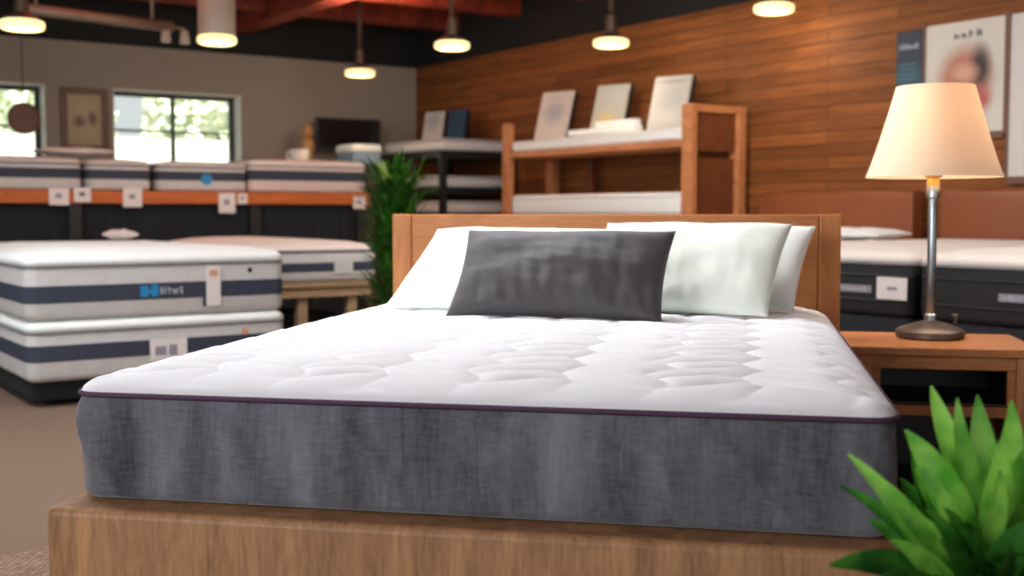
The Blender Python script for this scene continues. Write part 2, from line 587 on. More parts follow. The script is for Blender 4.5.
def window(name, bl, br_):
    w = bpy.data.objects.new(name, None); COL.objects.link(w)
    w.location = RW(0, bl, zb2); w.rotation_euler[2] = PSI     # local x along wall (towards wood wall), y outwards
    w['kind'] = 'structure'
    W = bl - br_; H = zt2 - zb2; y = .185
    fr = MB(); t = .045
    for (x0, x1, z0, z1) in ((.012, .012 + t, .012, H - .012), (W - .012 - t, W - .012, .012, H - .012), (.012 + t, W - .012 - t, .012, .012 + t), (.012 + t, W - .012 - t, H - .012 - t, H - .012)):
        fr.box(x0, x1, y, y + .06, z0, z1)
    fr.build('window_frame', M['winframe'], w)
    mu = MB(); mu.box(W / 2 - .02, W / 2 + .02, y + .005, y + .05, .057, H - .057)
    mu.box(.057, W / 2 - .02, y + .005, y + .05, H * .5 - .012, H * .5 + .012)
    mu.box(W / 2 + .02, W - .057, y + .005, y + .05, H * .5 - .012, H * .5 + .012)
    mu.build('muntin', M['winframe'], w)
    MB().box(.057, W - .057, y + .025, y + .031, .057, H - .057).build('pane', M['glass'], w)
    rv = MB()
    rv.box(.0, .012, 0, .25, 0, H); rv.box(W - .012, W, 0, .25, 0, H); rv.box(0, W, 0, .25, 0, .012); rv.box(0, W, 0, .25, H - .012, H)
    rv.build('window_reveal', M['reveal'], w)


window('window_1', b1l, b1r)
window('window_2', b2l, b2r)

# beams under the ceiling
beams = []
k = 3
for a in (.9, 2.1, 3.3, 4.5, 5.7, 7.2, 9.0, 11.0):
    struct('trim_%d' % k, MB().box(a - .09, a + .09, -B_END, -.02, 3.02, H_CEIL), M['beam'], loc=RL, rotz=PHI); k += 1
for b in (2.2, 5.2, 8.0):
    struct('trim_%d' % k, MB().box(.02, A_END, -b - .11, -b + .11, 2.92, 3.10), M['beam'], loc=RL, rotz=PHI); k += 1

# outside the windows
struct('trim_%d' % k, MB().box(-16, -.3, -B_END, 6, -.12, -.02), M['ground'], loc=RL, rotz=PHI); k += 1
struct('trim_%d' % k, MB().box(-3.4, -3.25, -B_END, 4, -.02, 1.98), M['fence'], loc=RL, rotz=PHI); k += 1


def outdoor_tree(a, b, h, r, label, seed):
    t = thing('tree', label, 'tree', RW(a, b, -.02), 0, 'trees outside the windows')
    MB().tube([(0, 0, 0), (.03, .02, h * .5), (0, 0, h * .8)], [.14, .1, .05]).build('trunk', M['trunk'], t, smooth=True)
    rnd = random.Random(seed); mb = MB()
    for i in range(800):
        v = Vector((rnd.gauss(0, 1), rnd.gauss(0, 1), rnd.gauss(0, 1))).normalized() * (rnd.random() ** .35)
        p = Vector((v.x * r, v.y * r, h * .62 + v.z * h * .38))
        d = Vector((rnd.uniform(-1, 1), rnd.uniform(-1, 1), rnd.uniform(-1, 1))).normalized()
        e = d.orthogonal().normalized(); s = rnd.uniform(.12, .2)
        mb.add([p - d * s, p + e * s * .5, p + d * s, p - e * s * .5], [(0, 1, 2, 3)])
    mb.build('foliage', M['tree'], t)


outdoor_tree(-6.0, .2, 3.6, 1.15, 'pale green tree outside, at the right side of the wide window', 1)
outdoor_tree(-6.6, 2.75, 3.4, 1.15, 'leafy tree outside behind the wide window, left side of its view', 2)
outdoor_tree(-6.2, 5.3, 3.7, 1.15, 'leafy tree outside between the two windows, behind the white wall', 3)
outdoor_tree(-6.0, 7.9, 3.5, 1.2, 'sunlit tree outside the window at the left picture edge', 4)

# ------------------------------------------------------------------ main bed (local x along the foot, y towards the headboard)
BEDX, BEDY, YAW = -0.104, 2.1577, 0.200
W, LEN, TH, ZT = 1.582, 2.03, 0.208, 0.64
BED_LOC = Vector((BEDX, BEDY, 0))


def bedpt(x, y, z):
    c, s = math.cos(YAW), math.sin(YAW)
    return Vector((BEDX + c * x + s * y, BEDY - s * x + c * y, z))


def bed_frame():
    t = thing('platform_bed', 'large oak platform bed with a plain wide headboard, in the foreground', 'bed', BED_LOC, -YAW)
    zb = ZT - TH - .004
    pw = W / 2 + .022; pf = -.06; pb = 2.1
    MB().box(-pw, pw, pf, pf + .2, .06, zb).build('front_rail', M['plat'], t, bevel=.016, seg=4)
    for s in (-1, 1):
        x0, x1 = sorted((s * pw, s * (pw - .12)))
        MB().box(x0, x1, pf + .2, pb, .06, zb).build('side_rail', M['plat'], t, bevel=.006)
    MB().box(-pw + .12, pw - .12, pf + .2, pb, zb - .05, zb - .001).build('platform_deck', M['plat'], t)
    for x in (-pw + .12, pw - .12):
        for y in (pf + .12, pb - .15):
            MB().box(x - .04, x + .04, y - .04, y + .04, 0, .06).build('leg', M['blacksmooth'], t)
    hx = .032; hw = .805; y0, y1 = 2.10, 2.16; zh = .995; sw = .075
    hb_ = MB().box(hx - hw + sw, hx + hw - sw, y0, y1, .0, zh).build('headboard', M['head'], t, bevel=.004)
    for s in (-1, 1):
        x0, x1 = sorted((s * hw, s * (hw - sw + .0015)))
        MB().box(hx + x0, hx + x1, y0 - .002, y1 + .002, 0, zh + .001).build('headboard_stile', M['stile'], hb_, bevel=.006)
    return t


bed_frame()


def fold(s, v):
    a = noise.noise(Vector((s * 9, v * .9, 3.1)))
    b = noise.noise(Vector((s * 22, v * 1.3, 7.7)))
    c = noise.noise(Vector((s * 3.3 + v * .5, v * .5, 5.5)))
    d = (1 - abs(noise.noise(Vector((s * 5.5 + v * .8, v * .45, 1.7)))) * 2.2) ** 3 * .016
    return a * .020 + b * .006 + c * .009 + d - .008


def main_mattress():
    t = thing('mattress', 'thick mattress with white quilted top and dark grey sides on the oak platform bed', 'mattress', (BEDX, BEDY, ZT - TH), -YAW)
    R = .055
    # --- grey side panel
    per = rr(W, LEN, R, 0, 10)
    pts = []
    n = len(per)
    for i in range(n):
        p, q = Vector(per[i]), Vector(per[(i + 1) % n])
        m = max(1, int((q - p).length / .012))
        for j in range(m):
            pts.append(p.lerp(q, j / m))
    rows = 22; rings = []
    N = len(pts)
    cum = 0; S = []
    for i in range(N):
        S.append(cum); cum += (pts[(i + 1) % N] - pts[i]).length
    for r_ in range(rows + 1):
        v = r_ / rows
        ring = []
        for i, p in enumerate(pts):
            tg = (pts[(i + 1) % N] - pts[i - 1]).normalized(); nm = Vector((tg.y, -tg.x))
            s = S[i]
            w = math.sin(PI * min(1, v * 1.02)) ** .6
            off = .009 * w + fold(s, v) * w * 1.0 - (.02 if v == 0 else .006 * (1 - w))
            z = v * TH
            # puckers from the piping
            off += .004 * noise.noise(Vector((s * 30, 0, 0))) * max(0, (v - .6)) * 2.2 * (1 if v < .98 else 0)
            ring.append((p.x + nm.x * off, p.y + nm.y * off, z))
        rings.append(ring)
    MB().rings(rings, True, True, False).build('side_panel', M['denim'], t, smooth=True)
    path = [(p.x * 1.0, p.y, TH + .002) for p in pts[::2]]
    MB().tube(path, .0055, 8, True).build('piping', M['piping'], t, smooth=True)
    # --- quilted top
    nx, ny = 230, 330
    vs, fs = [], []
    px_, py_ = .18, .10
    for j in range(ny + 1):
        for i in range(nx + 1):
            u, v = i / nx, j / ny
            # denser near the rim
            x = -W / 2 + W * u; y = LEN * v
            e = min(x + W / 2, W / 2 - x, y, LEN - y)
            X, Y = x, y
            cx = max(abs(x) - (W / 2 - R), 0); cy = max((R - y) if y < R else (y - LEN + R), 0)
            if cx > 0 and cy > 0:
                m = max(cx, cy); l = math.hypot(cx, cy); q = m / l
                X = math.copysign(W / 2 - R + cx * q, x)
                Y = R - cy * q if y < R else LEN - R + cy * q
            E, H = .10, .034
            g = 1 - min(e / E, 1)
            z = H * math.sqrt(max(0, 1 - g ** 2.2))
            z += .012 * math.sin(PI * u) * math.sin(PI * v)
            # quilting: scalloped rows crossed by zig-zag columns
            row = (y + .026 * math.cos(2 * PI * x / (px_ * 2)) + .008 * noise.noise(Vector((x * 3, y * 3, 0)))) / py_
            tri = abs(((y / (py_ * 2)) % 1) * 2 - 1)
            colm = (x + .055 * (tri - .5) + .008 * noise.noise(Vector((x * 3, y * 3, 9)))) / px_
            d1 = abs(row - round(row)) * py_; d2 = abs(colm - round(colm)) * px_
            f1 = 1 - math.exp(-d1 / .016); f2 = 1 - math.exp(-d2 / .016)
            hq = .0165 * f1 * (.35 + .65 * f2)
            wr = .0022 * noise.noise(Vector((x * 46, y * 12, 1))) * math.exp(-d1 / .045) + .0015 * noise.noise(Vector((x * 16, y * 16, 4)))
            k = min(1, e / .11)
            z += (hq + wr) * (k if e > 0 else 0)
            vs.append((X, Y, TH + z)); 
    for j in range(ny):
        for i in range(nx):
            o = j * (nx + 1) + i
            fs.append((o, o + 1, o + nx + 2, o + nx + 1))
    MB().add(vs, fs).build('quilted_top', M['quilt'], t, smooth=True)
    return t


main_mattress()


def pillow(name, label, cat, mat, w, h, t, M4, seed, group=None, wr=1.0, flange=0.0):
    """x width, z height (0..h), y thickness; M4 places it"""
    n, m = 56, 40
    vs, fs = [], []

    def side(sg):
        o = len(vs)
        for j in range(m + 1):
            for i in range(n + 1):
                u, v = i / n * 2 - 1, j / m * 2 - 1
                ex = max(0, 1 - abs(u) ** 2.4) ** .55 * max(0, 1 - abs(v) ** 2.4) ** .55
                pin = 1 - .07 * (1 - abs(u)) ** .6 * 0
                x = u * w / 2 * (1 - .05 * (1 - v * v)  * (abs(u) ** 3) * .8)
                z = v * h / 2 * (1 - .07 * (1 - u * u) * (abs(v) ** 3))
                y = sg * t / 2 * ex
                q = noise.noise(Vector((u * 2.2 + seed, v * 1.6, sg * 3))) * .018 * ex
                c = noise.noise(Vector((u * 11 + seed + v * 1.5, v * 1.6, sg))) * .0055 * min(1, ex * 1.5) * wr * (.35 + .65 * max(0, 1 - (v + 1) * .6))
                c += noise.noise(Vector((u * 5 + v * 5, v * 4 - u * 3 + seed, sg * 2))) * .003 * min(1, ex)
                y += sg * (q + c)
                vs.append((x, y, z + h / 2))
        for j in range(m):
            for i in range(n):
                a = o + j * (n + 1) + i
                f = (a, a + 1, a + n + 2, a + n + 1)
                fs.append(f if sg < 0 else tuple(reversed(f)))
    side(-1); side(1)
    mb = MB().add(vs, fs)
    o = mb.build(name, mat, smooth=True)
    bm = bmesh.new(); bm.from_mesh(o.data); bmesh.ops.remove_doubles(bm, verts=bm.verts, dist=1e-5)
    bmesh.ops.recalc_face_normals(bm, faces=bm.faces)
    bm.to_mesh(o.data); bm.free()
    o.matrix_world = M4
    tag(o, label, cat, group)
    return o


def pose(px, py, Y, yaw, lean, roll=0):
    """bottom-centre point given in the picture at depth Y"""
    return Matrix.Translation(pt(px, py, Y)) @ Matrix.Rotation(-yaw, 4, 'Z') @ Matrix.Rotation(-lean, 4, 'X') @ Matrix.Rotation(roll, 4, 'Y')


R_ = math.radians


def lean_at(px, Y, yaw, lean, z=.693, roll=0):
    p = pt(px, 300, Y); p.z = z
    return Matrix.Translation(p) @ Matrix.Rotation(-R_(yaw), 4, 'Z') @ Matrix.Rotation(-R_(lean), 4, 'X') @ Matrix.Rotation(R_(roll), 4, 'Y')


pillow('pillow', 'white pillow at the left, flat against the headboard, mostly hidden by the pillow before it', 'pillow', M['mint'], .60, .34, .12, lean_at(512, 3.92, 14, 44, .70), 1, 'white bed pillows')
pillow('pillow', 'white pillow at left, its corner reaching out beside the slate cushion', 'pillow', M['mint'], .72, .42, .14, lean_at(482, 3.64, 27, 54, .698), 2, 'white bed pillows')
pillow('pillow', 'white pillow tilted behind the right one, nearest the headboard edge', 'pillow', M['white'], .60, .39, .12, lean_at(700, 3.74, 27, 48, .697), 3, 'white bed pillows')
pillow('pillow', 'large white pillow right of the slate cushion, standing in front of another', 'pillow', M['mint'], .62, .41, .14, lean_at(666, 3.54, 26, 49, .698), 4, 'white bed pillows')
pillow('cushion', 'long slate grey satin lumbar cushion in front of the white pillows', 'cushion', M['slate'], .655, .315, .13, lean_at(550, 3.38, 20, 36, .693), 5, None, 2.0)


# ------------------------------------------------------------------ nightstand and lamp
def nightstand():
    zt = .56
    t = thing('nightstand', 'oak nightstand with open cubby and square legs, right of the bed', 'nightstand', bedpt(1.16, 1.93, 0), -YAW)
    w, d = .60, .5
    MB().box(-w / 2, w / 2, 0, d, zt - .03, zt).build('top', M['night'], t, bevel=.006, seg=3)
    lx = w / 2 - .025; lw = .05
    for s in (-1, 1):
        for y in (.02, d - .02 - lw):
            x0, x1 = sorted((s * lx, s * (lx - lw)))
            MB().box(x0, x1, y, y + lw, 0, zt - .03).build('leg', M['nightv'], t, bevel=.004)
    for s in (-1, 1):
        x0, x1 = sorted((s * (lx - .012), s * (lx - .03)))
        MB().box(x0, x1, .02 + lw, d - .02 - lw, .06, zt - .031).build('side_panel', M['nightv'], t)
    ix = lx - lw
    fr = MB()
    fr.box(-ix, ix, .026, .05, zt - .075, zt - .031)
    fr.box(-ix, -ix + .026, .026, .05, .365, zt - .075)
    fr.box(ix - .026, ix, .026, .05, .365, zt - .075)
    fr.build('cubby_frame', M['night'], t, bevel=.003)
    MB().box(-ix, ix, .026, d - .07, .33, .365).build('shelf', M['night'], t, bevel=.003)
    MB().box(-ix, ix, d - .06, d - .045, .06, zt - .031).build('back_panel', M['blacksmooth'], t)
    MB().box(-ix, ix, .05, d - .07, .06, .085).build('lower_shelf', M['blacksmooth'], t, bevel=.003)
    for x in (-ix + .001, ix - .008):
        MB().box(x, x + .007, .052, d - .07, .366, zt - .032).build('cubby_lining', M['blacksmooth'], t)
    MB().box(-ix + .01, ix - .01, .052, d - .07, .366, .372).build('shelf_mat', M['blacksmooth'], t)
    return t


nightstand()


def table_lamp():
    loc = bedpt(1.157, 2.25, .56)
    t = thing('table_lamp', 'lit table lamp with cream cone shade on the nightstand', 'lamp', loc, -YAW)
    MB().lathe([(.105, 0), (.117, .006), (.117, .026), (.108, .034), (.07, .048), (.03, .06), (.022, .062)], 40).build('base', M['bronze'], t, smooth=True, angle=R_(40))
    MB().lathe([(.014, 0), (.0155, .004), (.0155, .45), (.014, .455)], 20, (0, 0, .06)).build('pole', M['steel'], t, smooth=True, angle=R_(40))
    MB().lathe([(.022, 0), (.022, .02), (.018, .024)], 20, (0, 0, .062)).build('pole_collar', M['steel'], t, smooth=True, angle=R_(40))
    MB().lathe([(.021, .0), (.0225, .005), (.0225, .035), (.019, .04), (.019, .047), (.03, .05), (.03, .056), (.013, .066), (.012, .11), (.014, .112)], 24, (0, 0, .515)).build('socket', M['brass'], t, smooth=True, angle=R_(35))
    MB().lathe([(.017, .46), (.023, .465), (.023, .505), (.019, .512)], 22, (0, 0, .03)).build('pole_collar', M['steel'], t, smooth=True, angle=R_(40))
    sh = MB()
    z0 = .565; H = .315; r0, r1 = .230, .131; tk = .0025
    prof = []
    for i in range(13):
        f = i / 12
        prof.append((r0 + (r1 - r0) * (f ** .88), z0 + H * f))
    inner = [(r - tk, z) for r, z in reversed(prof)]
    sh.rings([[(r * math.cos(2 * PI * j / 56), r * math.sin(2 * PI * j / 56), z) for j in range(56)] for r, z in prof + inner + [prof[0]]], True, False, False)
    s_ = sh.build('lamp_shade', M['shade'], t, smooth=True, angle=R_(50))
    MB().lathe([(.006, 0), (.006, .03), (.012, .036), (.012, .04)], 12, (.085, .02, .043)).build('switch', M['steel'], t, smooth=True)
    hp = MB()
    for k in range(3):
        a = 2 * PI * k / 3
        hp.tube([(.004 * math.cos(a), .004 * math.sin(a), z0 + H - .05), ((r1 - .004) * math.cos(a), (r1 - .004) * math.sin(a), z0 + H - .012)], .002, 6)
    hp.tube([(0, 0, .61), (0, 0, z0 + H - .045)], .004, 8)
    hp.build('shade_harp', M['brass'], t, smooth=True)
    MB().lathe([(.012, 0), (.02, .02), (.03, .05), (.032, .07), (.022, .095), (.004, .104)], 20, (0.02, 0, .63)).build('bulb', emit('bulb_glow', srgb(255, 220, 160), 4), t, smooth=True)
    ld = bpy.data.lights.new('lamp_bulb_light', 'POINT'); ld.energy = 7; ld.color = (1, .88, .72); ld.shadow_soft_size = .04
    lo = bpy.data.objects.new('lamp_bulb_light', ld); COL.objects.link(lo); lo.location = loc + Vector((-.02, 0, .80))
    return t


table_lamp()


# ------------------------------------------------------------------ generic mattress for the display floor
def mattress(label, w, l, h, loc, rotz, border, band=None, top=None, dome=.05, group=None, cat='mattress', bandz=(.30, .58), name='mattress', pip=None):
    t = thing(name, label, cat, loc, rotz, group)
    r = .07; th = h * .80
    MB().loft_rr(w, l, r, [(0, .025), (.012, .006), (.03, 0), (th - .02, 0), (th, .004)], True, True).build('border', border, t, smooth=True, angle=R_(50))
    top = top or M['white']
    zz_ = th + .004
    H = h - th - .004
    pr = [(zz_, .006), (zz_ + H * .25, -.004), (zz_ + H * .6, .004), (zz_ + H * .9, .03), (zz_ + H, .07), (zz_ + H + dome * .6, .16), (zz_ + H + dome * .95, .3), (zz_ + H + dome, .42)]
    pr = [p for p in pr if p[1] < min(w, l) / 2 - .03]
    MB().loft_rr(w, l, r, pr, True, True).build('pillow_top', top, t, smooth=True, angle=R_(60))
    MB().tube([(x, y, th + .002) for x, y in rr(w, l, r, -.002)], .006, 8, True).build('piping', pip or M['greyp'], t, smooth=True)
    if band:
        z0, z1 = bandz[0] * h, bandz[1] * h
        MB().loft_rr(w, l, r, [(z0, 0), (z0 + .003, -.004), (z1 - .003, -.004), (z1, 0)], False, False).build('border_band', band, t, smooth=True, angle=R_(50))
    return t


def marks(mb, x0, x1, z0, z1, y, n, seed):
    """small illegible strokes like worn lettering, flat on a face that looks towards -y"""
    rnd = random.Random(seed)
    step = (x1 - x0) / n
    for i in range(n):
        a = x0 + i * step + step * .08
        b = a + step * rnd.uniform(.5, .8)
        top = z1 - (z1 - z0) * rnd.choice((0, 0, .25, .3))
        mb.box(a, a + step * .2, y, y + .002, z0, top)
        if rnd.random() < .7:
            mb.box(b - step * .2, b, y, y + .002, z0, z0 + (top - z0) * rnd.uniform(.5, 1))
        h = z0 + (top - z0) * rnd.uniform(.3, .8)
        mb.box(a, b, y, y + .002, h, h + (z1 - z0) * .16)
    return mb


# stack of two mattresses on a black base, left
AF = 5.91
bL, YL = ha(24, AF); bR, YR = ha(285, AF)
SW = bL - bR
bc = (bL + bR) / 2
zf = lambda py: zz(24, py, YL)
zb0, zb1, zb2_ = zf(384), zf(325), zf(271)
t = thing('bed_foundation', 'low black box base under the stacked mattresses at left', 'bed base', RW(AF - .06, bc, 0), PSI)
MB().loft_rr(SW - .06, 1.85, .05, [(.03, .01), (.04, 0), (zb0 - .02, 0), (zb0 - .006, .012)], True, True).build('base_box', M['blackcloth'], t, smooth=True, angle=R_(50))
for x in (-SW / 2 + .15, SW / 2 - .15):
    for y in (.12, 1.7):
        MB().lathe([(.03, 0), (.035, .03)], 14, (x, y, 0)).build('foot', M['blacksmooth'], t)
h_low = zb1 - zb0
m1 = mattress('lower grey and navy striped mattress of the stack at left', SW, 1.92, h_low + .012, RW(AF + .01, bc, zb0), PSI, M['ticking'], M['navy'], dome=.0, bandz=(.33, .60), group='stacked mattresses at left')
x0 = (ha(24, AF)[0] + ha(147, AF)[0]) / 2


def lx(px, A):  # local x on the stack's front face for a picture column
    return bc - ha(px, A)[0]


lab = MB().box(lx(147, AF), lx(184, AF), -.009, -.004, h_low * .25, h_low * .62).build('label_patch', M['card'], m1)
lab['label'] = 'white printed label patch'
MB().box(lx(152, AF), lx(163, AF), -.011, -.009, h_low * .34, h_low * .50).box(lx(166, AF), lx(174, AF), -.011, -.009, h_low * .33, h_low * .52).build('label_print', M['print'], lab)
# red dot mark on the lower one
MB().lathe([(.02, 0), (.02, .003)], 14).build('rosette', M['orangeprint'], m1).matrix_local = Matrix.Translation((lx(243, AF), -.001, h_low * .68)) @ Matrix.Rotation(PI / 2, 4, 'X')
h_up = zb2_ - zb1
m2 = mattress('upper mattress of the left stack, with a blue logo and a hanging white tag', SW, 1.92, h_up / .80, RW(AF, bc, zb1 + .014), PSI, M['ticking'], M['navy'], dome=.03, bandz=(.26, .52), group='stacked mattresses at left')
hh = h_up / .8
zc = hh * .39
MB().box(lx(139, AF), lx(147, AF), -.006, -.0045, zc - .03, zc + .03).box(lx(150, AF), lx(157, AF), -.006, -.0045, zc - .03, zc + .035).box(lx(141, AF), lx(156, AF), -.0065, -.005, zc - .012, zc + .01).build('logo_emblem', M['logoblue'], m2)
marks(MB(), lx(159, AF), lx(183, AF), zc - .018, zc + .022, -.006, 6, 3).build('logo_lettering', M['printlight'], m2)
tg_ = MB().box(lx(205, AF), lx(219, AF), -.012, -.007, hh * .12, hh * .77).build('hang_tag', M['card'], m2)
MB().box(lx(208, AF), lx(216, AF), -.0135, -.012, hh * .6, hh * .7).build('tag_print', M['orangeprint'], tg_)
MB().box(lx(201.5, AF), lx(204.5, AF), -.009, -.0055, hh * .12, hh * .5).build('side_label', M['navy'], m2)
MB().lathe([(.012, 0), (.014, .006)], 12).build('vent_eyelet', M['blacksmooth'], m2).matrix_local = Matrix.Translation((lx(249, AF), 0, hh * .68)) @ Matrix.Rotation(PI / 2, 4, 'X')

# small pale pillow lying on top of the stack
bp_, Yp_ = ha(115, AF - 1.55)
pillow('pillow', 'small pale pink pillow lying on the far end of the left mattress stack', 'pillow', M['pinkish'], .2, .16, .06,
       Matrix.Translation(RW(AF - 1.35, bp_, zb1 + hh + .085)) @ Matrix.Rotation(PSI, 4, 'Z') @ Matrix.Rotation(-PI / 2, 4, 'X'), 8)

# mattress on a bench, behind the stack
AB = 4.87
bl_, Yb = ha(276, AB); br_, Yb2 = ha(378, AB)
bl_ += .12
BW = bl_ - br_; bcb = (bl_ + br_) / 2
Ym = ha(325, AB)[1]
zbt = zz(325, 282, Ym); ztp = zz(325, 252, Ym)
t = thing('bench', 'pale wooden low bench holding a mattress behind the left stack', 'bench', RW(AB + .02, bcb, 0), PSI)
MB().box(-BW / 2, BW / 2, 0, 1.9, zbt - .035, zbt - .003).build('bench_top', M['bench'], t, bevel=.006)
MB().box(-BW / 2 + .06, BW / 2 - .06, .02, .05, zbt - .10, zbt - .035).build('apron', M['bench'], t)
for px in (304, 354):
    x = bcb - ha(px, AB)[0]
    for y in (.05, 1.75):
        MB().box(x - .035, x + .035, y, y + .07, 0, zbt - .035).build('leg', M['bench'], t, bevel=.004)
m3 = mattress('cream topped mattress with navy band lying on the pale wooden bench', BW, 1.92, (ztp - zbt) / .8, RW(AB, bcb, zbt), PSI, M['ticking'], M['navy'], M['cream'], .03, bandz=(.28, .52))
hb3 = (ztp - zbt) / .8
xq = bcb - ha(343, AB)[0]
MB().box(xq - .07, xq + .07, -.010, -.0045, hb3 * .22, hb3 * .62).build('label_patch', M['ticking'], m3)
m3b = thing('box', 'added dark block making the dark patch under the pale bench', 'box', RW(AB - .3, bcb + .05, 0), PSI)  # made-up block standing in for the dark patch under the bench
MB().box(-.35, .3, 0, .5, 0, .26).build('filler_body', M['blackcloth'], m3b, bevel=.01)
MB().box(-.36, .31, -.01, .51, .26, .30).build('filler_top', M['blackcloth'], m3b, bevel=.01)

# ------------------------------------------------------------------ raised display counter along the left wall
AC = 2.25
bC0, _ = ha(-60, AC); bC1, YC1 = ha(371, AC)
YCm = ha(100, AC)[1]
zl1 = zz(100, 190, YCm); zl0 = zz(100, 203.5, YCm)
cw = bC0 - bC1; bcc = (bC0 + bC1) / 2
t = thing('display_counter', 'long raised display counter with orange wooden ledge and black skirt under the windows', 'display counter', RW(AC, bcc, 0), PSI)
MB().box(-cw / 2, cw / 2, 0, 1.52, zl0, zl1 - .004).build('counter_top', M['ledge'], t, bevel=.006)
sk = MB()
segs = 70
ringA, ringB = [], []
rows_ = [[], []]
for i in range(segs * 4 + 1):
    x = -cw / 2 + .05 + (cw - .1) * i / (segs * 4)
    o = .012 * math.sin(i * .9) + .008 * math.sin(i * .37)
    rows_[0].append((x, .07, zl0 - .002)); rows_[1].append((x, .07 - o, .02))
sk.rings(rows_, False, False, False)
sk.build('skirt', M['blackcloth'], t, smooth=True)
for px in (76, 256, 362):
    x = bcc - ha(px, AC)[0]
    MB().box(x - .05, x + .05, .0, .06, 0, zl0 - .001).build('leg', M['blacksmooth'], t)
MB().box(-cw / 2 + .05, cw / 2 - .05, 1.42, 1.5, 0, zl0 - .001).build('back_panel', M['blackcloth'], t)


def counter_mattress(label, pl, pr_, ptop, border, top, h=None, aoff=0.0):
    b0, Y0 = ha(pl, AC + aoff - .04); b1, Y1_ = ha(pr_, AC + aoff - .04)
    Ym_ = (Y0 + Y1_) / 2
    z1 = zz((pl + pr_) / 2, ptop, Ym_)
    return mattress(label, b0 - b1, 1.46, (z1 - zl1), RW(AC + aoff - .04, (b0 + b1) / 2, zl1), PSI, border, M['navy'], top, .02, 'mattresses on the raised counter', bandz=(.36, .68)), (b0 + b1) / 2, z1 - zl1


counter_mattress('first mattress from the left on the raised counter, below the round sign', -52, 84, 156.5, M['ticking'], M['ticking'])
counter_mattress('narrow grey mattress on the raised counter, second from left', 89, 153, 160, M['ticking'], M['ticking'])
mm, mbc, mh = counter_mattress('grey mattress with round blue logo on the raised counter', 159, 249, 162.5, M['ticking'], M['ticking'])
MB().lathe([(.05, 0), (.05, .003)], 20).build('logo', M['logoblue'], mm).matrix_local = Matrix.Translation((mbc - ha(209, AC)[0], -.006, mh * .42)) @ Matrix.Rotation(PI / 2, 4, 'X')
counter_mattress('cream topped mattress at the right end of the raised counter, beside the tall plant', 251, 368, 161, M['pinkish'], M['cream'])
bq, Yq = ha(82, AC - .5)
pillow('pillow', 'small cream pillow lying across the gap of the two leftmost counter mattresses', 'pillow', M['cream'], .66, .36, .07,
       Matrix.Translation(RW(AC - .5, bq, zz(88, 157, Yq) + .055)) @ Matrix.Rotation(PSI, 4, 'Z') @ Matrix.Rotation(-PI / 2, 4, 'X'), 11)

for (p0, p1, y0, y1, lb) in ((50, 70, 188, 205, 'large white price card hanging on the orange ledge, leftmost of the row'), (75, 92, 187.5, 202, 'white price card with a dark mark, second from left on the orange ledge'),
                             (124, 143, 188, 207, 'white price card hanging below the narrow mattress on the ledge'), (219.5, 236, 193, 213, 'tall white price card hanging under the blue logo mattress'),
                             (238.5, 248, 193.5, 204, 'small cream card on the ledge beside the tall white price card'), (354, 366, 196, 209, 'small cream card at the right end of the orange ledge by the plant')):
    b0, Y0 = ha(p0, AC + .012); b1, Y1_ = ha(p1, AC + .012)
    za, zb_ = zz(p0, y0, (Y0 + Y1_) / 2), zz(p0, y1, (Y0 + Y1_) / 2)
    t = thing('price_card', lb, 'price card', RW(AC + .012, (b0 + b1) / 2, zb_), PSI, 'price cards on the ledge')
    w_ = b0 - b1; h_ = za - zb_
    MB().box(-w_ / 2, w_ / 2, 0, .006, 0, h_).build('card', M['cream'] if 'cream' in lb else M['card'], t)
    MB().box(-w_ * .18, w_ * .14, -.002, 0, h_ * .42, h_ * .68).build('print', M['printdark'] if 'dark mark' in lb else M['print'], t)

# ------------------------------------------------------------------ left wall decoration
b0, Y0 = ha(7, .06); b1, Y1_ = ha(42, .06)
bcs = (b0 + b1) / 2; rs = (b0 - b1) / 2 * .95
t = thing('round_sign', 'round brown wooden sign hanging in front of the left window', 'sign', RW(.14, bcs, zz(22, 119, (Y0 + Y1_) / 2)), PSI)
o = MB().lathe([(rs, 0), (rs, .03), (rs - .02, .035)], 40).build('disc', M['disc'], t, smooth=True, angle=R_(40)); o.rotation_euler[0] = PI / 2
o = MB().tube([((rs - .012) * math.cos(2 * PI * i / 40), (rs - .012) * math.sin(2 * PI * i / 40), .036) for i in range(40)], .012, 8, True).build('rim', M['frame'], t, smooth=True); o.rotation_euler[0] = PI / 2
MB().tube([(0, -.01, rs * .95), (0, .0, H_WALL - zz(22, 119, (Y0 + Y1_) / 2))], .005, 6).build('cord', M['blacksmooth'], t)
b0, Y0 = ha(63, .0); b1, Y1_ = ha(110, .0); Ym_ = (Y0 + Y1_) / 2
za, zb_ = zz(83, 88, Ym_), zz(83, 152, Ym_)
t = thing('picture_frame', 'brown framed tan picture on the grey wall between the windows', 'picture', RW(.002, (b0 + b1) / 2, zb_), PSI)
w_ = b0 - b1; h_ = za - zb_; ft = .065
MB().box(-w_ / 2, -w_ / 2 + ft, -.035, 0, 0, h_).box(w_ / 2 - ft, w_ / 2, -.035, 0, 0, h_).box(-w_ / 2 + ft, w_ / 2 - ft, -.035, 0, 0, ft).box(-w_ / 2 + ft, w_ / 2 - ft, -.035, 0, h_ - ft, h_).build('frame', M['frame'], t, bevel=.006)
MB().box(-w_ / 2 + ft, w_ / 2 - ft, -.018, -.004, ft, h_ - ft).build('picture', M['picture'], t)

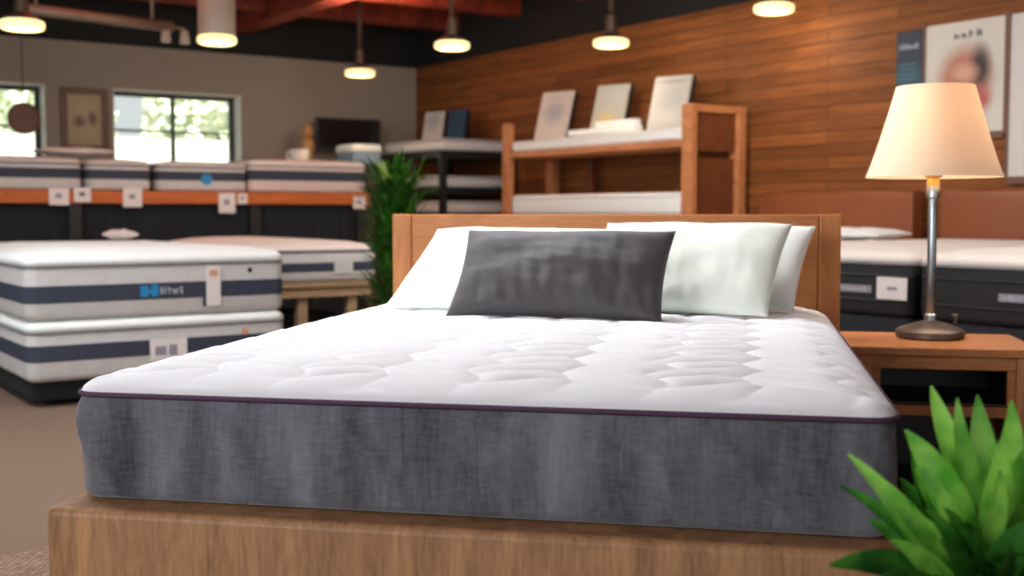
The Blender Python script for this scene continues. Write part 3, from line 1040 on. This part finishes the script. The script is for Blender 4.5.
# ------------------------------------------------------------------ tall cabinet by the left wall with things on it
bK0, YK0 = ha(296, .62); bK1, YK1 = ha(392, .62)
zK = zz(330, 160.5, (YK0 + YK1) / 2)
kw = bK0 - bK1; bck = (bK0 + bK1) / 2
t = thing('cabinet', 'tall taupe cabinet against the grey wall, holding the black screen', 'cabinet', RW(.62, bck, 0), PSI)
MB().box(-kw / 2, kw / 2, 0, .55, .05, zK - .03).build('carcass', M['cab'], t)
MB().box(-kw / 2 - .015, kw / 2 + .015, -.02, .56, zK - .03, zK).build('cabinet_top', M['cab'], t, bevel=.005)
for s in (-1, 1):
    x0, x1 = sorted((s * .006, s * (kw / 2 - .01)))
    d_ = MB().box(x0, x1, -.018, -.001, .08, zK - .04).build('door', M['cab'], t, bevel=.003)
    MB().box(s * .05 - .008, s * .05 + .008, -.04, -.018, zK * .55, zK * .65).build('handle', M['steel'], d_)
MB().box(-kw / 2 + .03, kw / 2 - .03, .04, .5, 0, .05).build('plinth', M['blacksmooth'], t)
b0, Y0 = ha(318, .35); b1, Y1_ = ha(381, .35); Ym_ = (Y0 + Y1_) / 2
w_ = b0 - b1
za, zb_ = zz(348, 118.5, Ym_), zz(348, 148, Ym_)
t = thing('monitor', 'black flat screen standing on the tall taupe cabinet', 'monitor', RW(.35, (b0 + b1) / 2, zK), PSI)
MB().box(-w_ / 2, w_ / 2, 0, .05, zb_ - zK, za - zK).build('screen_housing', M['blacksmooth'], t, bevel=.008)
MB().box(-w_ / 2 + .02, w_ / 2 - .02, -.003, 0, zb_ - zK + .025, za - zK - .02).build('screen', M['screen'], t)
MB().box(-.04, .04, .02, .05, .012, zb_ - zK).build('stand_neck', M['blacksmooth'], t)
MB().box(-.17, .17, -.09, .12, 0, .014).build('stand_foot', M['blacksmooth'], t, bevel=.004)
b0, Y0 = ha(309, .4)
hf = zz(309, 124, Y0) - zK
t = thing('figurine', 'small tan carved figurine standing left of the black screen', 'figurine', RW(.48, b0 + .04, zK), PSI)
MB().lathe([(.08, 0), (.085, .02), (.05, .05), (.075, hf * .3), (.085, hf * .42), (.05, hf * .58), (.03, hf * .62)], 20).build('body', M['tan'], t, smooth=True)
MB().lathe([(.03, hf * .6), (.055, hf * .68), (.07, hf * .78), (.055, hf * .9), (.02, hf * .96), (.028, hf)], 20).build('head', M['tan'], t, smooth=True)
bm_, Ym_ = ha(297, 1.3)
ztop4 = zz(310, 161, ha(310, AC)[1]) + .026
t = thing('mug', 'white china mug standing on the cream topped counter mattress', 'mug', RW(1.3, bm_ - .04, ztop4), PSI)
hm = max(.12, zz(297, 149.5, Ym_) - ztop4)
MB().lathe([(.06, 0), (.085, .01), (.095, hm * .5), (.1, hm), (.092, hm), (.085, hm * .5), (.07, .02), (.0, .018)], 24, cap1=False).build('cup', M['mug'], t, smooth=True)
MB().tube([(-.09, 0, hm * .8), (-.135, 0, hm * .75), (-.145, 0, hm * .5), (-.13, 0, hm * .28), (-.085, 0, hm * .22)], .012, 8).build('handle', M['mug'], t, smooth=True)
b0, Y0 = ha(346, 1.1); b1, Y1_ = ha(374, 1.1); w_ = b0 - b1
za, zc_ = zz(357, 144, Y0), zz(357, 153, Y0)
t = thing('folded_bedding', 'folded white and grey blue bedding stacked on the counter mattress by the plant', 'bedding', RW(1.3, (b0 + b1) / 2, ztop4 - .005), PSI)
MB().loft_rr(w_, .4, .05, [(0, .02), (.01, 0), (zc_ - ztop4 - .02, 0), (zc_ - ztop4, .02)]).build('lower_fold', M['bluefold'], t, smooth=True)
MB().loft_rr(w_ + .03, .42, .05, [(zc_ - ztop4 + .002, .02), (zc_ - ztop4 + .015, 0), (za - ztop4 - .02, 0), (za - ztop4, .03)]).build('upper_fold', M['white'], t, smooth=True)

# ------------------------------------------------------------------ black display rack in the corner
aR, YR_ = hb(442, .95)
aL = aR - 1.25
zt_ = lambda py: zz(442, py, YR_)
t = thing('metal_rack', 'black metal bunk rack with mattresses by the corner of the plank wall', 'rack', RW(aL, .95, 0), PHI)
wd, dp = aR - aL, .87
for x in (0, wd - .06):
    for y in (0, dp - .06):
        MB().box(x, x + .06, y, y + .06, 0, zt_(152)).build('post', M['blacksmooth'], t)
for py in (150, 187, 213):
    z = zt_(py)
    MB().box(-.01, wd + .01, -.01, dp + .01, z - .07, z).build('shelf', M['blacksmooth'], t)


def rack_mat(label, py0, py1, mat):
    z0 = zt_(py0); h = zt_(py1) - z0
    o = mattress(label, wd - (.02 if py0 == 150 else .14), dp - (.02 if py0 == 150 else .01), h / 1.0, RW((aL + aR) / 2, .94, z0 + .001), PHI, mat, None, mat, .0, 'mattresses in the black rack')
    return o


rack_mat('pale grey mattress on the top level of the black corner rack', 150, 137.5, M['ticking'])
rack_mat('pale mattress on the middle level of the black corner rack', 187, 175, M['ticking'])
rack_mat('pinkish mattress on the lowest visible level of the black corner rack', 213, 200.5, M['pinkish'])


def leaning_board(name, label, cat, mat, px0, px1, py0, py1, b, lean, zbase, group=None, yawoff=0.0, stand=True, h=None):
    a0, Y0 = hb((px0 + px1) / 2, b)
    w = (px1 - px0) * Y0 / F / math.cos(abs(PHI) - yawoff)
    h = h or (zz(px0, py0, Y0) - zbase) / math.cos(lean)
    t = thing(name, label, cat, RW(a0, b, zbase), PHI + yawoff, group)
    o = MB().box(-w / 2, w / 2, 0, .025, .0, h).build('board', mat, t, bevel=.003)
    o.rotation_euler[0] = -lean; o.location = (0, 0, .008)
    bk = MB().box(-w / 2 + .006, w / 2 + .012, .026, .06, .004, h - .006).build('shadow_backing', M['blacksmooth'], t)  # black layer jutting out at right, paints a shadow edge beside the board
    bk.rotation_euler[0] = -lean; bk.location = (0, 0, .008)
    if stand:
        s = MB().box(-.03, .03, .0, .012, 0, h * .72).build('easel_back', M['blacksmooth'], t)
        s.location = (0, math.sin(lean) * h * .7 + .2, .0); s.rotation_euler[0] = .25
    return t


zt0 = zt_(137.5)
leaning_board('brochure', 'white brochure board propped on the black rack, left of the blue one', 'brochure', M['brochurec'], 421, 441, 112, 136, .42, .2, zt0 + .004, None, .25)
leaning_board('brochure', 'dark blue brochure board propped on the black corner rack', 'brochure', M['bluecard'], 445, 463, 110, 136, .40, .2, zt0 + .004, None, .25)

# ------------------------------------------------------------------ wooden display rack with three boards
aWR, YWR = hb(690, .68); aWL, YWL = hb(502, .68)
zw = lambda py: zz(690, py, YWR)
wd = aWR - aWL; dp = .62
t = thing('wooden_rack', 'tall open wooden display rack against the plank wall behind the bed', 'rack', RW(aWL, .68, 0), PHI)
pw = .11; ztop = zw(103)
for x in (0, wd - pw):
    for y in (0, dp - .10):
        MB().box(x, x + pw, y, y + (.07 if y == 0 else .09), 0, ztop).build('post', M['rackwood'], t, bevel=.008)
zs1 = zw(139); zs0 = zw(146)
MB().box(pw, wd - pw, .0, dp - .01, zs0, zs1).build('shelf', M['rackwood'], t, bevel=.005)
zl_ = zw(215)
MB().box(pw, wd - pw, .0, dp - .01, zl_ - .08, zl_).build('shelf', M['rackwood'], t, bevel=.005)
for x in (wd - pw + .02,):
    MB().box(x, x + .05, .07, dp - .10, zw(150), ztop - .06).build('side_panel', M['rackdark'], t)
    MB().box(x + .01, x + .04, .07, dp - .10, zl_, zw(157)).build('lower_side_panel', M['rackdark'], t)
    MB().box(x - .01, x + .07, .07, dp - .10, ztop - .06, ztop).build('top_rail', M['rackwood'], t, bevel=.006)
for x in (.02, wd - pw + .02):
    MB().box(x, x + .05, .07, dp - .10, zl_ - .08, zl_).build('side_rail', M['rackwood'], t)
    MB().box(x + .012, x + .04, .07, dp - .10, zs0, zs1).build('shelf_rail', M['rackdark'], t)
MB().box(pw + .5, pw + .58, dp - .07, dp - .02, zl_, zs0).build('back_strut', M['rackdark'], t)
mattress('thin white sample mattress on the upper shelf of the wooden rack', wd - 2 * pw - .02, dp - .06, .10, RW((aWL + aWR) / 2, .67, zs1 + .001), PHI, M['white'], None, M['white'], .0, pip=M['white'])
mattress('thick white sample mattress on the lower shelf of the wooden rack', wd - 2 * pw - .02, dp - .03, zw(191.5) - zl_, RW((aWL + aWR) / 2, .675, zl_ + .001), PHI, M['white'], None, M['white'], .0, pip=M['white'])
zb_ = zs1 + .114
for (p0, p1, p2, mt, lb) in ((540, 570, 91, 'brochurec', 'cream brochure board on the wooden rack, nearest its left post'), (595, 625, 84, 'brochurey', 'grey brochure board with a yellowish patch, at the middle of the wooden rack'), (653, 686, 75, 'brochure', 'tall grey brochure board on the wooden rack, beside its right front post')):
    leaning_board('brochure', lb, 'brochure', M[mt], p0 - 6, p1 - 6, p2, 0, .45, .32, zb_, 'brochure boards on the wooden rack', .3)
a0, Y0 = hb(603, .58)
t = thing('paper_stack', 'low stack of white leaflets on the upper shelf of the wooden rack', 'papers', RW(a0, .60, zb_), PHI)
MB().box(-.48, .42, 0, .10, 0, .05).build('lower_leaflets', M['white'], t, bevel=.004)
MB().box(-.10, .40, .005, .10, .051, .10).build('upper_leaflets', M['white'], t, bevel=.004)

# ------------------------------------------------------------------ beds along the plank wall at right
FB = 2.15


def wall_bed(a0, a1, lab_h, lab_m, tagpx=None, logopx=None, seed=0):
    Ym_ = hb(900, FB)[1]
    zm1 = zz(900, 265, Ym_); zm0 = zz(900, 318, Ym_)
    ac = (a0 + a1) / 2; w = a1 - a0
    t = thing('upholstered_bed', lab_h, 'bed', RW(ac, FB, 0), PHI, 'leather beds along the plank wall')
    MB().loft_rr(w, 1.95, .05, [(.06, .01), (.07, 0), (zm0 - .03, 0), (zm0 - .004, .012)]).build('base', M['blackcloth'], t, smooth=True, angle=R_(50))
    for x in (-w / 2 + .12, w / 2 - .12):
        for y in (.1, 1.8):
            MB().lathe([(.03, 0), (.035, .06)], 14, (x, y, 0)).build('leg', M['blacksmooth'], t)
    zh = 1.16
    pr = [(.3, .0), (zh - .06, .0), (zh - .025, .008), (zh - .006, .025), (zh, .05)]
    hbm = MB()
    rings_ = []
    for z, ins in pr:
        rings_.append([(x * (w / 2 + .0 - ins * .5), y, z) for x, y in ((-1, 1.98 + ins * .8), (-.5, 1.965 + ins * .8), (0, 1.96 + ins * .8), (.5, 1.965 + ins * .8), (1, 1.98 + ins * .8), (1, 2.1), (-1, 2.1))])
    hbm.rings(rings_)
    hbm.build('headboard', M['leather'], t, smooth=True, angle=R_(50), bevel=.01)
    MB().box(-w / 2 + .1, -w / 2 + .18, 2.04, 2.09, 0, .3).box(w / 2 - .18, w / 2 - .1, 2.04, 2.09, 0, .3).build('headboard_strut', M['blacksmooth'], t)
    h = (zm1 - zm0)
    m = mattress(lab_m, w - .01, 1.93, h / .8, RW(ac, FB, zm0), PHI, M['black'] if False else M['darkborder'], None, M['cream'], .03, 'dark sided mattresses along the plank wall')
    # border seams
    for f in (.30, .78):
        MB().tube([(x, y, h * f) for x, y in rr(w - .01, 1.93, .07, -.001)], .006, 6, True).build('border_seam', M['blacksmooth'], m, smooth=True)
    if tagpx:
        x0, x1 = [hb(p, FB)[0] - ac for p in tagpx]
        o = MB().box(x0, x1, -.008, -.002, h * .34, h * .76).build('label_patch', M['card'], m)
        MB().box(x0 + (x1 - x0) * .35, x0 + (x1 - x0) * .68, -.010, -.008, h * .52, h * .58).build('label_print', M['print'], o)
    if logopx:
        x0, x1 = [hb(p, FB)[0] - ac for p in logopx]
        MB().box(x0, x1, -.005, -.001, h * .44, h * .58).build('logo_plate', M['print'], m)
        marks(MB(), x0 + .02, x1 - .02, h * .47, h * .55, -.007, 7, seed).build('logo_lettering', M['printlight'], m)
    return zm0 + h / .8


M['darkborder'] = plain('charcoal_border', srgb(30, 28, 31), 0.75, var=.15, scale=6)
ab = hb(914, FB)[0]
xh = hb(770, .05)[0]
zbt_ = wall_bed(xh, hb(912, .17)[0], 'leather headed bed by the plank wall, hidden behind the oak headboard, leftmost of the row', 'dark sided mattress behind the oak headboard, leftmost by the plank wall')
wall_bed(hb(940, .17)[0], ab - .015, 'leather headed bed behind the nightstand, its headboard right of the lamp pole', 'dark mattress with a white square label, behind the lamp pole', (879, 909), (838, 873), 5)
wall_bed(ab + .015, ab + 1.45, 'black based bed nearest the right picture edge, behind the nightstand', 'dark mattress with grey logo plate at the right picture edge', None, (1001, 1030), 6)
pillow('pillow', 'flat white pillow on the wall bed, beside the right edge of the oak headboard', 'pillow', M['white'], .58, .36, .075,
       Matrix.Translation(RW(hb(846, .9)[0], .95, zbt_ + .05)) @ Matrix.Rotation(PHI, 4, 'Z') @ Matrix.Rotation(-PI / 2 + .03, 4, 'X'), 21)


# posters on the plank wall
def poster(name, label, px0, px1, pyt, pyb, mat, b=.012, frame=None, pxm=None):
    a0, Y0 = hb(px0, b); a1, Y1_ = hb(px1, b)
    Ym_ = (Y0 + Y1_) / 2; pm = (px0 + px1) / 2
    z1, z0 = zz(pm, pyt, Ym_), zz(pm, pyb, Ym_)
    t = thing(name, label, 'poster', RW((a0 + a1) / 2, b, z0), PHI)
    w = a1 - a0; h = z1 - z0
    MB().box(-w / 2, w / 2, 0, .01, 0, h).build('sheet', mat, t)
    if frame:
        f = .018
        fm = MB()
        fm.box(w / 2, w / 2 + f, -.012, .011, -f, h + f).box(-w / 2, w / 2, -.012, .011, -f * 2.6, 0).box(-w / 2 - f, -w / 2, -.012, .011, -f, h + f)
        fm.build('frame', frame, t)
    return t, w, h


t, w_, h_ = poster('poster', 'narrow navy panel on the plank wall left of the framed photo poster', 893, 918, 31, 92, M['navycard'])
marks(MB(), -w_ * .38, w_ * .38, h_ * .70, h_ * .80, -.003, 6, 31).build('heading', M['printlight'], t)
o = MB()
for z in (.44, .36, .28, .2):
    o.box(-w_ * .38, w_ * .25, -.002, 0, h_ * z, h_ * (z + .025))
o.build('text_lines', plain('teal_print', srgb(70, 110, 124), .6), t)
t, w_, h_ = poster('poster', 'large white poster with a soft pink photo, above the lamp shade', 922, 1001, 21, 133, M['photo'], .02, M['frame'])
marks(MB(), -w_ * .14, w_ * .24, h_ * .85, h_ * .915, -.003, 4, 12).build('heading', M['printdark'], t)
t, w_, h_ = poster('poster', 'tall white poster at the right picture edge of the plank wall', 1006, 1062, 10, 176, M['photo2'], .03, M['frame'])
o = MB()
for i, z in enumerate((.2, .3, .38, .5, .6, .68)):
    o.box(-w_ * .2, w_ * (.2 + .05 * (i % 3)), -.002, 0, h_ * z, h_ * (z + .03))
o.build('text_lines', M['print'], t)


# ------------------------------------------------------------------ pendants
def pendant(px, py, Y, dia, label, big=False):
    p = pt(px, py, Y)
    t = thing('pendant_lamp', label, 'pendant lamp', p, 0, 'ceiling pendants')
    r = dia / 2
    h = .066
    MB().lathe([(r * .82, -h / 2), (r * .97, -h * .35), (r, 0), (r * .97, h * .35), (r * .8, h / 2)], 32).build('diffuser', M['glow'], t, smooth=True, angle=R_(60))
    top = H_CEIL - p.z
    if big:
        MB().lathe([(r * .92, h / 2), (r * .95, h / 2 + .02), (r * .95, .40), (r * .85, .43), (.05, .44)], 32).build('housing', M['pale'], t, smooth=True, angle=R_(40))
        MB().tube([(0, 0, .44), (0, 0, top)], .03, 10).build('rod', M['pale'], t, smooth=True)
    else:
        MB().lathe([(r * .86, h / 2), (r * .7, h / 2 + .025), (r * .35, h / 2 + .05), (.05, h / 2 + .07), (.045, .22), (.02, .24)], 32).build('housing', M['pendant'], t, smooth=True, angle=R_(40))
        MB().tube([(0, 0, .24), (0, 0, top)], .022, 10).build('rod', M['pendant'], t, smooth=True)
    MB().lathe([(.07, top - .03), (.07, top)], 18).build('canopy', M['pendant'], t)
    ld = bpy.data.lights.new('pendant_light', 'POINT'); ld.energy = 7; ld.color = (1, .84, .62); ld.shadow_soft_size = .12
    lo = bpy.data.objects.new('pendant_light', ld); COL.objects.link(lo); lo.location = p + Vector((0, 0, -.2))
    return p


pendant(22, 25, 8.2, .30, 'round glowing pendant at the left picture edge above the round sign')
pendant(217, 40, 9.3, .305, 'pendant with tall pale cylinder housing above the wide window', True)
pendant(360, 73, 11.7, .30, 'lowest hanging pendant in front of the grey wall, above the black screen')
pendant(452, 45.5, 10.0, .30, 'glowing pendant hanging where the grey and plank walls meet')
pendant(611, 43, 9.8, .30, 'glowing pendant hanging above the wooden rack')
pendant(774, 8.5, 8.8, .30, 'glowing pendant at the top edge in front of the plank wall')

# light track
p0, p1 = pt(28, 9, 9.2), pt(172, 27, 10.2)
t = thing('light_track', 'grey light track pipe with small spotlights under the ceiling at left', 'light track', p0, 0)
d = p1 - p0
MB().tube([(0, 0, 0), d], .045, 12).build('pipe', M['pipe'], t, smooth=True)
for f in (.05, .85):
    q = d * f
    MB().tube([q, (q.x, q.y, H_CEIL - p0.z)], .015, 8).build('hanger', M['pipe'], t, smooth=True)
for f, dx in ((.95, 0), (1.06, .04)):
    q = d * f + Vector((dx, 0, -.08))
    s = MB().lathe([(.02, .06), (.035, .045), (.045, -.05), (.04, -.055)], 18, q).build('spotlight', M['pale'], t, smooth=True)
    MB().tube([q + Vector((0, 0, .07)), d * min(f, 1)], .012, 8).build('spotlight_arm', M['pipe'], s)


# ------------------------------------------------------------------ plants
def leaf(mb, base, tip, width, bow=(0, 0, 0), nrm=None, n=10, fold=.25, peak=.38):
    base, tip, bow = Vector(base), Vector(tip), Vector(bow)
    mid = (base + tip) / 2 + bow
    ax = (tip - base).normalized()
    nrm = Vector(nrm) if nrm is not None else Vector((0, -1, .3))
    vs, fs = [], []
    for i in range(n + 1):
        u = i / n
        p = base * (1 - u) ** 2 + mid * 2 * u * (1 - u) + tip * u * u
        tg = ((mid - base) * (1 - u) + (tip - mid) * u).normalized()
        s = tg.cross(nrm).normalized(); up = s.cross(tg).normalized()
        w = width * (math.sin(PI * u ** (math.log(.5) / math.log(peak))) ** .85 * .5 if 0 < u < 1 else 0) + .0015
        vs += [p - s * w + up * w * fold, p - s * w * .5 + up * w * fold * .35, p, p + s * w * .5 + up * w * fold * .35, p + s * w + up * w * fold]
    for i in range(n):
        o = i * 5
        fs += [(o + k, o + k + 1, o + k + 6, o + k + 5) for k in range(4)]
    rb = random.random() * .8
    mb.add(vs, fs, [q + rb * 4 for i in range(n + 1) for q in (0, .5, 1, 1.5, 2)])


def foreground_plant():
    Yc = 1.62
    root = pt(985, 640, Yc); root.z = 0
    t = thing('potted_plant', 'bright green leafy potted plant in the right foreground corner', 'plant', root)
    L0 = lambda px, py, Y: pt(px, py, Y) - root
    zp = .40
    MB().lathe([(.08, 0), (.085, .01), (.115, zp - .03), (.12, zp), (.11, zp), (.105, zp - .04)], 36, cap1=False).build('pot', M['pot'], t, smooth=True, angle=R_(40))
    MB().lathe([(.106, zp - .05), (.05, zp - .042), (.0, zp - .04)], 24).build('soil', M['soil'], t, smooth=True)
    br, dk = MB(), MB()
    # (tip px, py, depth), (base px, py, depth), width, bow
    up = [((931, 386, 1.66), (972, 500, 1.62), .040, (-.008, 0, .01)), ((957, 398, 1.60), (983, 512, 1.60), .034, (-.02, -.01, 0)), ((977, 395, 1.63), (986, 520, 1.62), .056, (-.004, -.015, 0)),
          ((1011, 400, 1.62), (989, 516, 1.63), .046, (.022, -.01, 0)), ((1036, 432, 1.58), (994, 528, 1.62), .046, (.014, -.01, .012)),
          ((905, 430, 1.62), (975, 556, 1.60), .058, (-.004, -.02, .035)), ((848, 454, 1.57), (930, 562, 1.58), .032, (.004, -.02, .02)),
          ((1000, 440, 1.54), (986, 540, 1.57), .046, (.01, -.01, 0)), ((915, 398 + 70, 1.68), (968, 560, 1.63), .05, (-.01, 0, .03)),
          ((893, 505, 1.52), (968, 590, 1.57), .05, (.0, -.02, .02)), ((1050, 470, 1.56), (998, 560, 1.60), .05, (.0, -.01, .02))]
    for (tp, bs, w, bw) in up:
        leaf(br, L0(*bs), L0(*tp), w * .78, bw, (random.uniform(-.4, .4), -1, .35))
    dn = [((840, 486, 1.60), (950, 580, 1.60), .030, (0, 0, .03)), ((829, 566, 1.50), (950, 590, 1.56), .060, (0, -.01, .035)), ((868, 520, 1.66), (960, 600, 1.6), .05, (0, 0, .03)),
          ((912, 452, 1.72), (966, 560, 1.64), .07, (-.01, .0, .02)), ((900, 478, 1.70), (960, 570, 1.64), .06, (-.01, .0, .02)), ((1030, 520, 1.52), (985, 600, 1.57), .06, (0, -.02, .03)),
          ((940, 540, 1.48), (978, 620, 1.56), .06, (0, -.02, .03)), ((1010, 545, 1.48), (985, 620, 1.56), .06, (0, -.02, .02)), ((880, 575, 1.48), (960, 620, 1.55), .055, (0, -.01, .03)),
          ((1045, 500, 1.7), (990, 580, 1.64), .06, (0, 0, .02)), ((955, 440, 1.74), (978, 570, 1.66), .05, (0, 0, .01)), ((1010, 450, 1.74), (992, 570, 1.66), .05, (0, 0, .01)),
          ((925, 510, 1.52), (975, 600, 1.57), .05, (0, -.02, .03)), ((965, 520, 1.5), (982, 610, 1.57), .05, (0, -.02, .02)), ((1055, 560, 1.55), (990, 620, 1.6), .06, (0, 0, .03))]
    sl = [((866, 470, 1.64), (948, 566, 1.6), .026, (0, 0, .02)), ((945, 420, 1.66), (976, 530, 1.62), .026, (-.01, 0, .01)), ((1022, 470, 1.66), (990, 560, 1.62), .03, (.01, 0, .02)),
          ((890, 540, 1.5), (965, 610, 1.56), .03, (0, 0, .03)), ((1000, 470, 1.52), (984, 560, 1.56), .03, (.005, -.01, .01)), ((935, 480, 1.56), (974, 575, 1.58), .034, (-.01, -.01, .02))]
    for (tp, bs, w, bw) in sl:
        leaf(br, L0(*bs), L0(*tp), w, bw, (random.uniform(-.6, .6), -1, .4))
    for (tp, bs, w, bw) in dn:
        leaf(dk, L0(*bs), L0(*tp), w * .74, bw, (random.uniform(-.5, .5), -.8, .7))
    rnd = random.Random(4)
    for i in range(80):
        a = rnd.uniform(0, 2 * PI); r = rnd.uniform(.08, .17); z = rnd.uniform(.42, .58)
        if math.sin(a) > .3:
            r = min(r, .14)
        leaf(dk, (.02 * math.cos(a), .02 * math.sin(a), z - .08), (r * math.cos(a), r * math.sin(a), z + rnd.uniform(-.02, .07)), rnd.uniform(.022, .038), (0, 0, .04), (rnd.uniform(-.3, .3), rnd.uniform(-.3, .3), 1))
    br.build('foliage', M['leaf'], t, smooth=True)['label'] = 'bright upright young leaves'
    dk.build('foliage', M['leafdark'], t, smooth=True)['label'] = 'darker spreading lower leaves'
    for (x, y) in ((0, 0), (-.03, -.01), (.025, .01), (0.005, -.03)):
        MB().tube([(x, y, zp - .05), (x * .7, y * .7, zp + .08), (x * .5, y * .5, zp + .19)], [.009, .007, .004], 8).build('stem', M['stem'], t, smooth=True)


foreground_plant()


def tall_plant():
    Yc = 6.9
    p = pt(397, 300, Yc); p.z = 0
    t = thing('potted_plant', 'tall bushy green plant in a dark pot, left of the oak headboard', 'plant', p)
    MB().lathe([(.13, 0), (.14, .01), (.18, .30), (.19, .34), (.175, .34), (.17, .29)], 30, cap1=False).build('pot', M['pot'], t, smooth=True, angle=R_(40))
    MB().lathe([(.172, .28), (.08, .295), (0, .3)], 24).build('soil', M['soil'], t, smooth=True)
    for (x, y) in ((0, 0), (.06, .02), (-.06, .03), (.01, -.06)):
        MB().tube([(x * .6, y * .6, .28), (x, y, .7), (x * 1.2, y * 1.2, 1.15)], [.014, .01, .005], 8).build('stem', M['trunk'], t, smooth=True)
    rnd = random.Random(9)
    mb, ml = MB(), MB()
    for i in range(420):
        z = rnd.uniform(.38, 1.2)
        a = rnd.uniform(0, 2 * PI)
        rr_ = .17 + .05 * math.sin(z * 5)
        L = rnd.uniform(.16, .26)
        r0 = rnd.uniform(0, .11)
        c, s = math.cos(a), math.sin(a)
        e = rnd.uniform(.1, 1.1)
        tip = (c * (r0 + L * math.cos(e)) * .95, s * (r0 + L * math.cos(e)) * .95, z + L * math.sin(e))
        leaf(mb, (c * r0, s * r0, z), tip, rnd.uniform(.022, .04), (0, 0, .03), (-c * .3, -s * .3, 1), 6)
    for i in range(26):
        a = rnd.uniform(0, 2 * PI); z = rnd.uniform(1.05, 1.18)
        e = rnd.uniform(.8, 1.4); L = rnd.uniform(.14, .2)
        leaf(ml, (-.02, -.02, z), (-.02 + math.cos(a) * L * math.cos(e), -.02 + math.sin(a) * L * math.cos(e) - .02, z + L * math.sin(e)), .035, (0, 0, .02), (-math.cos(a), -math.sin(a), .4), 6)
    mb.build('foliage', M['leafbush'], t, smooth=True)
    ml.build('young_foliage', M['leaflime'], t, smooth=True)['label'] = 'lime coloured young top leaves'


tall_plant()

# rug at the left foreground
rp = pt(-60, 600, 2.9)
o = MB().box(-1.6, .45, -1.1, .0, .0, .012).build('rug', M['rug'], bevel=.004)
q = pt(26, 548, 1)
dr = ray(26, 548); k_ = -CAMH / dr.z
o.location = (dr.x * k_ + .1, dr.y * k_, .001); o.rotation_euler[2] = R_(46)
tag(o, 'brown woven rug on the carpet at the lower left, beside the oak bed', 'rug')

# ------------------------------------------------------------------ light
world = bpy.data.worlds.new('world'); scn.world = world
world.use_nodes = True
bg = world.node_tree.nodes['Background']
bg.inputs['Color'].default_value = (.93, .97, 1.0, 1)
bg.inputs['Strength'].default_value = 0.6


def area(name, loc, size, energy, col, target):
    ld = bpy.data.lights.new(name, 'AREA'); ld.shape = 'RECTANGLE'; ld.size, ld.size_y = size
    ld.energy = energy; ld.color = col
    o = bpy.data.objects.new(name, ld); COL.objects.link(o)
    o.location = loc
    d = Vector(target) - Vector(loc)
    o.rotation_euler = d.to_track_quat('-Z', 'Y').to_euler()
    return o


area('overhead_fill_light', (-.6, 4.4, 2.9), (1.8, 1.0), 70, (.97, .99, 1), (.1, 3.2, .6))  # this and the next three are added overhead fills without fixtures
area('overhead_fill_light', (-2.9, 4.6, 2.9), (1.4, 2.0), 66, (.95, .98, 1), (-2.2, 5.4, 0))
area('overhead_fill_light', (2.7, 4.6, 2.9), (1.2, 1.8), 45, (1, .92, .84), (2.9, 6.5, 0))
area('overhead_fill_light', (.3, 7.2, 2.88), (1.4, 1.4), 55, (1, .94, .88), (.8, 9.5, .6))
area('front_fill_light', (-3.2, -1.4, 2.0), (2.4, 1.6), 95, (.95, .97, 1), (0, 3.0, .5))  # added fill from behind the camera
for a_, b_ in ((3.2, 4.6), (2.6, 1.8), (4.6, 2.8)):
    ul = bpy.data.lights.new('ceiling_fill_spot', 'SPOT'); ul.energy = 130; ul.color = (1, .62, .4); ul.spot_size = 2.4; ul.spot_blend = .8; ul.shadow_soft_size = .1  # added upward fill to brighten the ceiling, has no fixture
    uo = bpy.data.objects.new('ceiling_fill_spot', ul); COL.objects.link(uo); uo.location = RW(a_, b_, 2.55); uo.rotation_euler = (PI, 0, 0)
s = bpy.data.lights.new('sun', 'SUN'); s.energy = 9.0; s.angle = .02; s.color = (1, .97, .9)
so = bpy.data.objects.new('sun', s); COL.objects.link(so)
dv = Vector((-AX * .45, -AY * .45, -.88))
so.rotation_euler = dv.to_track_quat('-Z', 'Y').to_euler()
so.location = (0, 0, 6)

scn.view_settings.view_transform = 'Standard'
scn.view_settings.look = 'None'
scn.view_settings.exposure = 0.42
scn.cycles.use_denoising = True
scn.cycles.max_bounces = 8
scn.cycles.sample_clamp_indirect = 6
